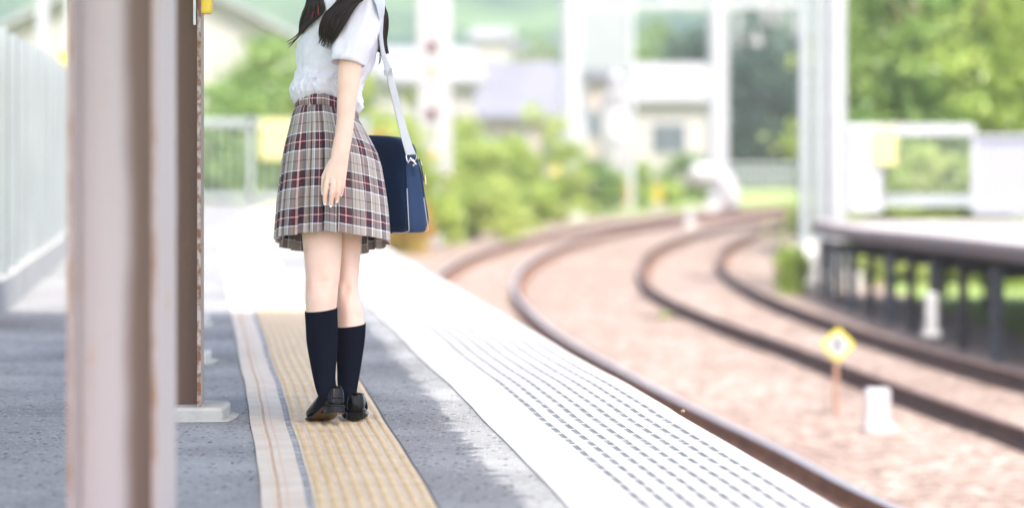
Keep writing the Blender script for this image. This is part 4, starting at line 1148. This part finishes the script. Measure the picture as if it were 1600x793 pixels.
# ---- skirt
def skirt():
    S = [(150, 467, 554, .108), (168, 464.5, 555.5, .112), (174, 461, 559, .119), (182, 456.5, 564, .130), (205, 450.5, 577, .150), (228, 444.5, 588, .165), (250, 440.5, 594, .175), (292, 435.5, 600, .188), (311, 433, 602, .193), (339, 431, 604, .198), (366, 429, 605, .203)]
    ya = np.array([s[0] for s in S]); xl = np.array([s[1] for s in S]); xr = np.array([s[2] for s in S]); bb = np.array([s[3] for s in S])
    NT, NV = 936, 46
    vs = []; uv = []; fs = []
    rs = random.Random(4); NP = 23
    jit = [rs.uniform(.6, 1.35) for _ in range(NP)]
    for j in range(NV + 1):
        f = j / NV; y = 168 + (366 - 168) * f if True else 0
        l = np.interp(y, ya, xl); r = np.interp(y, ya, xr); b = np.interp(y, ya, bb)
        for i in range(NT + 1):
            th = 2 * math.pi * i / NT
            ct, st = math.cos(th), math.sin(th)
            # vertical shift of the ring in photo pixels by angle (0 right/back, 90 far, 180 left/front, 270 near)
            topshift = -3 - (-4 if st > 0 else 13) * 0
            near = max(0, -st); far = max(0, st)
            wy = -14 * near + 5 * far + (12 * ct if ct > 0 else -2 * (-ct))
            ph = th / (2 * math.pi) * NP; k = int(ph) % NP; t = ph - math.floor(ph); saw = (t if t < .86 else (1 - t) / .14 * .86) - .4
            hy = -9 * near + 31 * far + 2.4 * math.sin(k * 2.4) * (far + .25) + 1.5 * saw + (9 * max(0, ct)) * (1) + 7 * max(0, -ct)
            yy = y + wy * (1 - f) + hy * f
            ph = th / (2 * math.pi) * NP; k = int(ph) % NP; t = ph - math.floor(ph)
            saw = (t if t < .86 else (1 - t) / .14 * .86) - .4          # knife pleat
            amp = (.0002 + .022 * f ** 1.1) * jit[k]
            big = .026 * min(1, f * 2.2) * (.5 + .5 * f) * math.exp(-((math.degrees(th) - 240) / 4.5) ** 2) + .014 * f * math.exp(-((math.degrees(th) - 318) / 5) ** 2)
            rad = 1.0; wv = .006 * f * math.sin(5 * th + 1) + .003 * f * math.sin(11 * th + 2.2 + 2 * f)
            off = saw * amp - big + wv - .020 * f ** .8 * jit[k] * math.exp(-((t - .92) / .075) ** 2)
            twist = 0
            cxp = (l + r) / 2; aa = (r - l) / 2 * D / F
            X = (cxp - 800) * D / F + (aa + off) * ct; Y = D + (b + off) * st
            Z = CH - (yy - 221) * D / F
            vs.append((X, Y, Z))
            u = (math.degrees(th) - 270 + 9) / (360 / 13) + .5
            # pattern is swallowed inside the folds
            u += .06 * (t - .5) * (1 - f)
            v = (1 - f) * .383 / .106 + .5 - .0496 / .106
            uv.append((u, v))
    W = NT + 1
    for j in range(NV):
        for i in range(NT): fs.append((j * W + i, j * W + i + 1, (j + 1) * W + i + 1, (j + 1) * W + i))
    me = bpy.data.meshes.new('skirt'); me.from_pydata([tuple(Vector(v) - base) for v in vs], [], fs); me.materials.append(M['plaid'])
    ul = me.uv_layers.new(name='uv'); lv = np.empty(len(me.loops), dtype=np.int32); me.loops.foreach_get('vertex_index', lv)
    ul.data.foreach_set('uv', np.array(uv, dtype=np.float32)[lv].ravel())
    me.polygons.foreach_set('use_smooth', [True] * len(me.polygons))
    o = bpy.data.objects.new('skirt', me); COL.objects.link(o); o.parent = person
    # waistband
    vs = []; fs = []; uv = []; N = 180
    for j in range(5):
        f = j / 4; y = 150 + 17 * f
        for i in range(N + 1):
            th = 2 * math.pi * i / N; ct, st = math.cos(th), math.sin(th); near = max(0, -st); far = max(0, st)
            wy = -1 - 14 * near * .9 + 5 * far + (12 * ct if ct > 0 else 2 * ct) 
            yy = y + 14 - 14 * 1 + wy + 13 * (1 - near) * .75 + near * 11
            bulge = .0025 * math.sin(f * math.pi)
            aa = (556 - 464) / 2 * D / F + .0035 + .004 * f + bulge; X = (510.5 - 800) * D / F + aa * ct; Y = D + (.1205 + .004 * f + bulge) * st
            vs.append((X, Y, CH - (yy - 221) * D / F)); uv.append(((math.degrees(th)) / (360 / 9) + .3, .62 - .30 * f + .0))
    for j in range(4):
        for i in range(N): a = j * (N + 1) + i; fs.append((a, a + 1, a + N + 2, a + N + 1))
    me = bpy.data.meshes.new('waistband'); me.from_pydata([tuple(Vector(v) - base) for v in vs], [], fs); me.materials.append(M['plaid'])
    ul = me.uv_layers.new(name='uv')
    for l in me.loops: ul.data[l.index].uv = uv[l.vertex_index]
    me.polygons.foreach_set('use_smooth', [True] * len(me.polygons))
    w_ = bpy.data.objects.new('waistband', me); COL.objects.link(w_); w_.parent = o
    sd = w_.modifiers.new('s', 'SOLIDIFY'); sd.thickness = .004; sd.offset = 1
    # belt loop
    mb = MB(); a = P(484, 148, -.108); b_ = P(484, 167, -.112); mb.bar(a, b_, .007, .004); mb.bar(a + Vector((.008, -.001, 0)), b_ + Vector((.008, -.001, 0)), .004, .003)
    mb.build('belt_loop', M['plaid'], o)
    return o
skirt()

# ---- shirt
def shirt():
    S = [(-42, 530, 575, .060), (-28, 520, 590, .125), (-12, 506, 596, .158), (5, 495, 598, .165), (20, 487, 598, .163), (35, 479.5, 596.5, .158), (50, 473, 594, .152), (67, 466, 591.5, .147), (80, 464.5, 589.5, .143), (95, 464, 584, .139),
         (111, 463, 577.5, .134), (125, 460, 568, .131), (137, 456, 561.5, .131), (147, 455, 563, .130), (155, 457, 566, .127), (163, 461, 566, .113), (169, 466, 558, .106), (176, 470, 549, .100), (190, 472, 548, .098)]
    ya = np.array([s[0] for s in S]); c = [np.array([s[k] for s in S]) for k in (1, 2, 3)]
    NV, NT = 150, 260; vs = []; fs = []
    for j in range(NV + 1):
        y = -42 + 232 * j / NV
        l, r, b = [float(np.interp(y, ya, q)) for q in c]
        # soften
        l = sum(float(np.interp(y + d_, ya, c[0])) for d_ in (-4, 0, 4)) / 3; r = sum(float(np.interp(y + d_, ya, c[1])) for d_ in (-4, 0, 4)) / 3
        wgt = max(0, min(1, (y - 100) / 45))
        for i in range(NT):
            th = 2 * math.pi * i / NT; ct, st = math.cos(th), math.sin(th); near = max(0, -st); far = max(0, st)
            yy = y + wgt * (-13 * near + 4 * far + (9 * ct if ct > 0 else 0))
            pw = .82
            X = (r - l) / 2 * D / F * math.copysign(abs(ct) ** pw, ct); Y = b * math.copysign(abs(st) ** pw, st)
            q = max(0, min(1, (y - 105) / 40)) * max(0, min(1, (171 - y) / 12))
            fold = noise.noise(Vector((th * 5.5 + y * .02, y * .018, 2.0)))
            fold2 = noise.noise(Vector((th * 11 - y * .06, y * .03, 7.0)))
            rd = abs(fold) ** .8
            off = q * (.020 * (rd - .25) + .007 * fold2)
            off += (1 - q) * (.012 * (abs(noise.noise(Vector((th * 2.0 + y * .022, y * .022 - th * .7, 5)))) - .22) + .003 * noise.noise(Vector((th * 5, y * .05, 4))))
            off += .008 * math.exp(-((y - 128) / 12) ** 2) * noise.noise(Vector((th * 1.3, y * .10 + th, 9)))
            vs.append(((l + r) / 2 * D / F - 800 * D / F + X + off * ct, D + Y + off * st, CH - (yy - 221) * D / F))
    for j in range(NV):
        for i in range(NT): fs.append((j * NT + i, j * NT + (i + 1) % NT, (j + 1) * NT + (i + 1) % NT, (j + 1) * NT + i))
    mb = MB(); mb.add(vs, fs)
    # sleeves
    def sleeve(rings, sg):
        R_ = interp_rings([K(*r) for r in rings], .005); n = len(R_)
        def fn(p, t, j):
            f = j / (n - 1); ct, st = math.cos(t), math.sin(t)
            off = .010 * f * (abs(noise.noise(Vector((ct * 1.6, st * 1.6 + 3, f * 1.6 + sg)))) - .2) + .005 * noise.noise(Vector((ct * 2.2, st * 2.2, f * 3 + 5 + sg)))
            s_ = D / F
            dz = (f ** 3) * (-(4 * max(0, ct) - 3 * max(0, -ct)) + (6 * max(0, -st) - 4 * max(0, st))) * s_
            return p + Vector((ct * off, st * off, dz))
        mb.loft(R_, n=120, cap=False, fn=fn)
        # folded hem
        last = R_[-1]; 
        mb.loft([(last[0] + Vector((0, 0, .016)), last[1] + .0008, last[2] + .0008, 1), (last[0] + Vector((0, 0, .0)), last[1] + .0016, last[2] + .0016, 1), (last[0], last[1] - .002, last[2] - .002, 1), (last[0] + Vector((0, 0, .02)), last[1] - .004, last[2] - .004, 1)],
                n=120, cap=False, fn=lambda p, t, j: fn(p, t, n - 1))
    sleeve([(556, 590, -34, -.115, .02), (548, 598, -20, -.128, .045), (540, 600, 0, -.145, .058), (531, 598.5, 25, -.158, .064), (524, 592, 48, -.167, .062), (520, 583, 70, -.176, .058), (518.6, 573, 88, -.182, .054), (518.2, 568.5, 100, -.185, .052)], 0)
    sleeve([(530, 570, -30, .115, .03), (522, 578, 0, .145, .058), (512, 568, 30, .158, .062), (505, 556, 65, .172, .058), (500, 548, 98, .182, .054)], 3)
    o = mb.build('shirt', M['shirt'], person, smooth=True, fixn=False)
    # collar
    mb = MB()
    def flap(pts, th=.003):
        n = len(pts); f_ = [P(*p) for p in pts]; bk = [p + Vector((0, .004, 0)) for p in f_]
        mb.add(f_ + bk, [tuple(range(n)), tuple(range(n, 2 * n))[::-1]] + [(i, (i + 1) % n, n + (i + 1) % n, n + i) for i in range(n)])
    flap([(503, -14, -.150), (507, 3, -.158), (511, 18.5, -.163), (524, 9, -.170), (540, -2, -.172), (545, -20, -.15), (520, -32, -.11)])
    mb.loft([(P(548, -28, 0), .075, .085), (P(550, -44, 0), .062, .066), (P(550, -46, 0), .066, .07), (P(549, -24, 0), .082, .094)], n=32, cap=False)
    cobj = mb.build('collar', M['shirt'], o)
    mb = MB(); pts = [(499, 8, -.125), (497, 17, -.135), (494, 24, -.13), (488, 33, -.12), (481, 40, -.105), (475, 44, -.085)]
    mb.tube([P(*p) for p in pts], .0022, 8)
    for a, b_ in (((498, 10, -.140), (497.5, 23, -.140)), ((491, 18, -.136), (489, 28, -.132))):
        mb.bar(P(*a), P(*b_), .008, .004)
    mb.build('ribbon_tie', M['red'], person)
    return o
shirt()

# ---- hair
def hair():
    cu = bpy.data.curves.new('hair', 'CURVE'); cu.dimensions = '3D'; cu.bevel_depth = .0008; cu.bevel_resolution = 1; cu.use_fill_caps = False
    cu.materials.append(M['hair']); rs = random.Random(21)
    def strands(edgeL, edgeR, n, jd=.012, spread=1.2, tipvar=.10, ncl=5):
        m = len(edgeL)
        for k in range(n):
            t = rs.random(); t2 = min(1, max(0, (math.floor(t * ncl) + .5) / ncl * .72 + t * .28 + rs.uniform(-.05, .05))); dd = rs.uniform(-jd, jd)
            phs = rs.uniform(0, 6.28); cut = 1 - rs.random() ** 1.2 * tipvar * (.5 + abs(math.sin(t * 9.0)))
            pts = []
            for i in range(m):
                f = i / (m - 1); tt = t * (1 - f) + t2 * f
                a = edgeL[i]; b_ = edgeR[i]
                x = a[0] + (b_[0] - a[0]) * tt + spread * math.sin(phs + f * 3.5) * .6; y = a[1] + (b_[1] - a[1]) * tt; dy = a[2] + (b_[2] - a[2]) * tt + dd
                pts.append(P(x, y, dy))
            # resample with catmull
            fine = []
            for i in range(m - 1):
                p0, p1, p2, p3 = pts[max(0, i - 1)], pts[i], pts[i + 1], pts[min(m - 1, i + 2)]
                for q in range(4):
                    u_ = q / 4; fine.append(.5 * ((2 * p1) + (p2 - p0) * u_ + (2 * p0 - 5 * p1 + 4 * p2 - p3) * u_ * u_ + (3 * p1 - p0 - 3 * p2 + p3) * u_ ** 3))
            fine.append(pts[-1]); fine = fine[:max(5, int(len(fine) * cut))]
            sp = cu.splines.new('POLY'); sp.points.add(len(fine) - 1)
            for i, p in enumerate(fine):
                v = p - base; sp.points[i].co = (v.x, v.y, v.z, 1); sp.points[i].radius = 1.0 if i < len(fine) * .75 else max(.15, 1 - (i / len(fine) - .75) * 3.4)
    # near front lock
    strands([(548, -120, -.075), (545, -60, -.09), (533, -10, -.185), (519, 10, -.186), (508, 20, -.182), (501, 35, -.176), (499, 50, -.170), (500, 62, -.168), (496, 71, -.167)],
            [(566, -120, -.07), (580, -60, -.10), (572, -8, -.228), (560, 6, -.238), (550, 20, -.240), (541, 35, -.238), (532, 50, -.232), (524, 64, -.215), (514, 82, -.195)], 640, .010, 3.4, .42)
    strands([(540, 10, -.215), (530, 30, -.21), (524, 48, -.20), (519, 62, -.195), (519, 72, -.19)], [(548, 8, -.22), (540, 30, -.215), (533, 48, -.21), (527, 60, -.20), (521, 73, -.195)], 30, .004, 1.5)
    # front lock on the far side
    strands([(500, -120, -.0), (486, -60, -.02), (479, 0, -.06), (472, 20, -.055), (468.5, 35, -.05), (467.5, 48, -.045), (467, 58, -.04)],
            [(540, -120, -.05), (520, -60, -.08), (506, -4, -.150), (508, 16, -.155), (494, 31, -.145), (480, 42, -.12), (470, 55, -.08)], 560, .011, 2.4, .35)
    strands([(474, 35, -.05), (468, 50, -.04), (460, 58, -.03), (450, 63, -.02), (446, 66, -.02)], [(478, 38, -.05), (472, 52, -.04), (464, 63, -.03), (455, 72, -.02), (448, 78, -.02)], 13, .006, 2.5, .5)
    # back hair
    strands([(560, -130, .0), (582, -60, -.02), (586, -5, -.02), (596, 20, -.02), (597, 45, -.02), (598.5, 70, -.02), (602, 88, -.02)],
            [(570, -130, .02), (592, -60, .0), (597, -5, .0), (606, 22, .0), (607, 42, .0), (604.5, 65, .0), (609, 88, .0)], 440, .028, .8, .05)
    strands([(588, -10, .05), (588, 30, .06), (589, 60, .06), (588, 84, .06)], [(597, -10, .06), (597, 30, .06), (597, 60, .06), (596, 90, .06)], 120, .02, 1.0, .1)
    strands([(594, 80, .05), (593, 90, .05), (591, 104, .05)], [(597, 80, .05), (595, 92, .05), (593, 106, .05)], 8, .01, 1, .3)
    o = to_mesh('hair', cu); o.parent = person
    # hair cap over the skull, part of the same head of hair
    mb = MB(); mb.ball(hd + Vector((.018, 0, .022)), (.104, .088, .116), 28)
    for s in (-1, 1): mb.loft([(P(548, -140, s * .06), .05, .03), (P(550, -100, s * .085), .05, .022), (P(556, -60, s * .085), .05, .03), (P(562, -30, s * .09), .045, .03)], n=20)
    mb.loft([(P(575, -130, 0), .05, .06), (P(585, -80, 0), .035, .07), (P(590, -20, 0), .02, .07)], n=20)
    mb.build('scalp_hair', M['hair'], o, smooth=True)
hair()

# ------------------------------------------------------------------ the bag
def bag():
    o3 = P(630, 216, .13); zt = o3.z; zb = P(634, 366, .13).z
    e1 = Vector((-.80, .60, 0)); e2 = Vector((.60, .80, 0))       # long side, thickness
    H = zt - zb
    be = empty('school_bag', (o3.x, o3.y, zb)); tag(be, 'navy school shoulder bag hanging at her back hip on a pale grey strap', 'bag')
    Lg = .34
    def pt(l, t, h): # h 0 top..1 bottom ; bag leans and widens downwards
        tt = .062 + .050 * h
        sag = .010 * math.sin(math.pi * min(1, l / Lg)) * (1 - h)
        return o3 + e1 * (l - .006 * h) + e2 * (t * tt) + Vector((.010 * h, 0, -H * h + sag))
    def slab(l0, l1, t0, t1, rnd, m, nm, h0=0, h1=1, nl=14, puff=.006):
        """rounded box grid"""
        mb = MB(); nu, nv, nw = 18, 10, 24
        def q(a, b, c): # a,b,c in -1..1
            pa = Vector((a, b, c))
            # round via superellipsoid mapping
            k = 7.0
            nrm = (abs(a) ** k + abs(b) ** k + abs(c) ** k) ** (1 / k)
            s_ = 1 / nrm if nrm > 0 else 1
            a2, b2, c2 = a * s_, b * s_, c * s_
            pf = puff * (1 - a2 ** 4) * (1 - c2 ** 4)
            l = l0 + (l1 - l0) * (a2 + 1) / 2; t = t0 + (t1 - t0) * (b2 + 1) / 2; h = h0 + (h1 - h0) * (1 - (c2 + 1) / 2)
            p = pt(l, t, h)
            p = p + e2 * (pf * b2) + e2 * (.0022 * noise.noise(p * 16)) + e1 * (.0025 * noise.noise(p * 14 + Vector((3, 1, 2))))
            return p
        def face(fn, n1, n2):
            vs = [q(*fn(-1 + 2 * i / n1, -1 + 2 * j / n2)) for j in range(n2 + 1) for i in range(n1 + 1)]
            fs = [(j * (n1 + 1) + i, j * (n1 + 1) + i + 1, (j + 1) * (n1 + 1) + i + 1, (j + 1) * (n1 + 1) + i) for j in range(n2) for i in range(n1)]
            mb.add(vs, fs)
        face(lambda u, v: (u, -1, v), nu, nw); face(lambda u, v: (u, 1, v), nu, nw)
        face(lambda u, v: (-1, u, v), nv, nw); face(lambda u, v: (1, u, v), nv, nw)
        face(lambda u, v: (u, v, 1), nu, nv); face(lambda u, v: (u, v, -1), nu, nv)
        o = mb.build(nm, m, be, smooth=True)
        wd = o.modifiers.new('w', 'WELD'); wd.merge_threshold = .0004
        return o
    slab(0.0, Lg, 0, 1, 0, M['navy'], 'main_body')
    g = slab(-.006, .03, .06, .90, 0, M['navy_lit'], 'side_gusset', .05, .985, puff=.001)
    pk = slab(.012, Lg - .02, .88, 1.32, 0, M['navy_lit'], 'outer_pocket', .13, .97, puff=.004)
    # piping along the gusset edges
    for t in (.02, .90):
        mb = MB(); pts = [pt(-.004, t, h) for h in np.linspace(.52 if t < .5 else .62, .96, 14)]
        pts += [pt(.004 + .02 * k, t, .975 + .012 * min(1, k)) for k in range(4)]
        mb.tube(pts, .0011, 8); mb.build('piping', M['piping'], be)
        mb = MB(); mb.tube([pt(-.004, t, h) for h in np.linspace(.04 if t < .5 else .30, .52 if t < .5 else .62, 14)], .0018, 8); mb.build('seam', M['navy'], be)
    # top seam of gusset
    mb = MB(); mb.tube([pt(-.0075, t, .235) for t in np.linspace(.08, .88, 8)], .0014, 6); mb.build('seam', M['navy'], be)
    # zipper on pocket
    mb = MB(); mb.tube([pt(.004, 1.1, .22), pt(.004, 1.16, .30), pt(.006, 1.2, .45)], .002, 6); zp = mb.build('zipper', M['dark'], be)
    mb = MB(); a = P(664.5, 273, .16); mb.bar(a, a + Vector((.002, 0, -.03)), .005, .003); mb.tube([P(657, 252, .15), P(659, 258, .15)], .0025, 6); mb.build('zip_pull', M['chrome'], zp)
    # strap tab and ring hardware
    mb = MB(); c = P(643, 249, .125)
    def ringt(c, w_, h, r):
        pts = [c + Vector((x * w_, 0, z * h)) for x, z in ((-1, 1), (1, 1), (1.05, 0), (.8, -1), (-.8, -1), (-1.05, 0), (-1, 1))]; mb.tube(pts, r, 8)
    ringt(P(642.5, 246, .118), .0155, .010, .0022)
    mb.tube([P(637, 254, .115), P(641, 247, .112), P(646, 252, .112), P(650, 257, .115)], .003, 8)
    mb.tube([P(636, 252, .118), P(634, 243, .118)], .0025, 8); mb.ball(P(646, 258, .115), .004, 10)
    mb.build('ring_clip', M['chrome'], be)
    mb = MB(); a = P(643, 252, .14); mb.box(a + Vector((0, .01, -.02)), (.026, .006, .05)); mb.build('strap_tab', M['navy_lit'], be)
    # strap: left edge / right edge in photo coordinates
    E = [((556, -36, -.10), (566, -40, -.08)), ((571, -14, -.185), (583, -20, -.165)), ((583, 0, -.205), (592, -6, -.18)), ((589, 12, -.215), (598, 6, -.18)), ((592, 28, -.20), (599, 24, -.165)), ((592.5, 55, -.15), (597.5, 55, -.12)), ((595, 80, -.10), (601, 80, -.07)),
         ((599, 98, -.05), (607, 98, -.03)), ((603, 113, -.02), (612.5, 112, .0)), ((611, 148, .03), (621.5, 147, .045)), ((619, 182, .07), (630, 180, .085)), ((627.5, 217, .10), (640, 215, .11)), ((634.5, 242, .115), (649.5, 240, .118))]
    def ribbon(E, th, m, nm, off=0):
        fine = []
        for i in range(len(E) - 1):
            for k in range(4):
                t = k / 4
                def cr(c_, s_):
                    g_ = lambda j: Vector(P(*E[max(0, min(len(E) - 1, j))][s_])); p0, p1, p2, p3 = g_(i - 1), g_(i), g_(i + 1), g_(i + 2)
                    return .5 * ((2 * p1) + (p2 - p0) * t + (2 * p0 - 5 * p1 + 4 * p2 - p3) * t * t + (3 * p1 - p0 - 3 * p2 + p3) * t ** 3)
                fine.append((cr(0, 0), cr(0, 1)))
        fine.append((P(*E[-1][0]), P(*E[-1][1])))
        mb = MB(); vs = []
        for i, (a, b) in enumerate(fine):
            j = min(i, len(fine) - 2); tn = (fine[j + 1][0] - fine[j][0]).normalized(); nn_ = (b - a).cross(tn).normalized() * th / 2
            vs += [a + nn_, b + nn_, b - nn_, a - nn_]
        fs = [(i * 4 + k, i * 4 + (k + 1) % 4, (i + 1) * 4 + (k + 1) % 4, (i + 1) * 4 + k) for i in range(len(fine) - 1) for k in range(4)]
        fs += [(0, 1, 2, 3), tuple(len(vs) - 4 + q for q in range(4))]
        mb.add(vs, fs); return mb.build(nm, m, be)
    ribbon(E, .0035, M['strap'], 'strap')
    mb = MB(); c = P(607, 113, -.012); 
    for dx in (-1, 1): mb.bar(c + Vector((dx * .0115, 0, -.009)), c + Vector((dx * .0115 - .002, 0, .009)), .003)
    for dz in (-.009, 0, .009): mb.bar(c + Vector((-.0125 + dz * .2, -.003, dz)), c + Vector((.0115 + dz * .2, -.003, dz + .001)), .003)
    mb.build('slide_buckle', mat('pale_buckle', (.45, .47, .50), .4), be)
bag()
# ------------------------------------------------------------------ air
mb = MB(); mb.box((0, 230, 28), (620, 600, 62)); hz = mb.build('haze', bpy.data.materials.new('haze')); tag(hz, kind='stuff')
hm = hz.data.materials[0]; hm.use_nodes = True; n_ = hm.node_tree; n_.nodes.remove(n_.nodes['Principled BSDF'])
pv = n_.nodes.new('ShaderNodeVolumePrincipled'); pv.inputs['Color'].default_value = (.95, .97, 1, 1); pv.inputs['Density'].default_value = .0007
n_.links.new(pv.outputs[0], n_.nodes['Material Output'].inputs['Volume'])
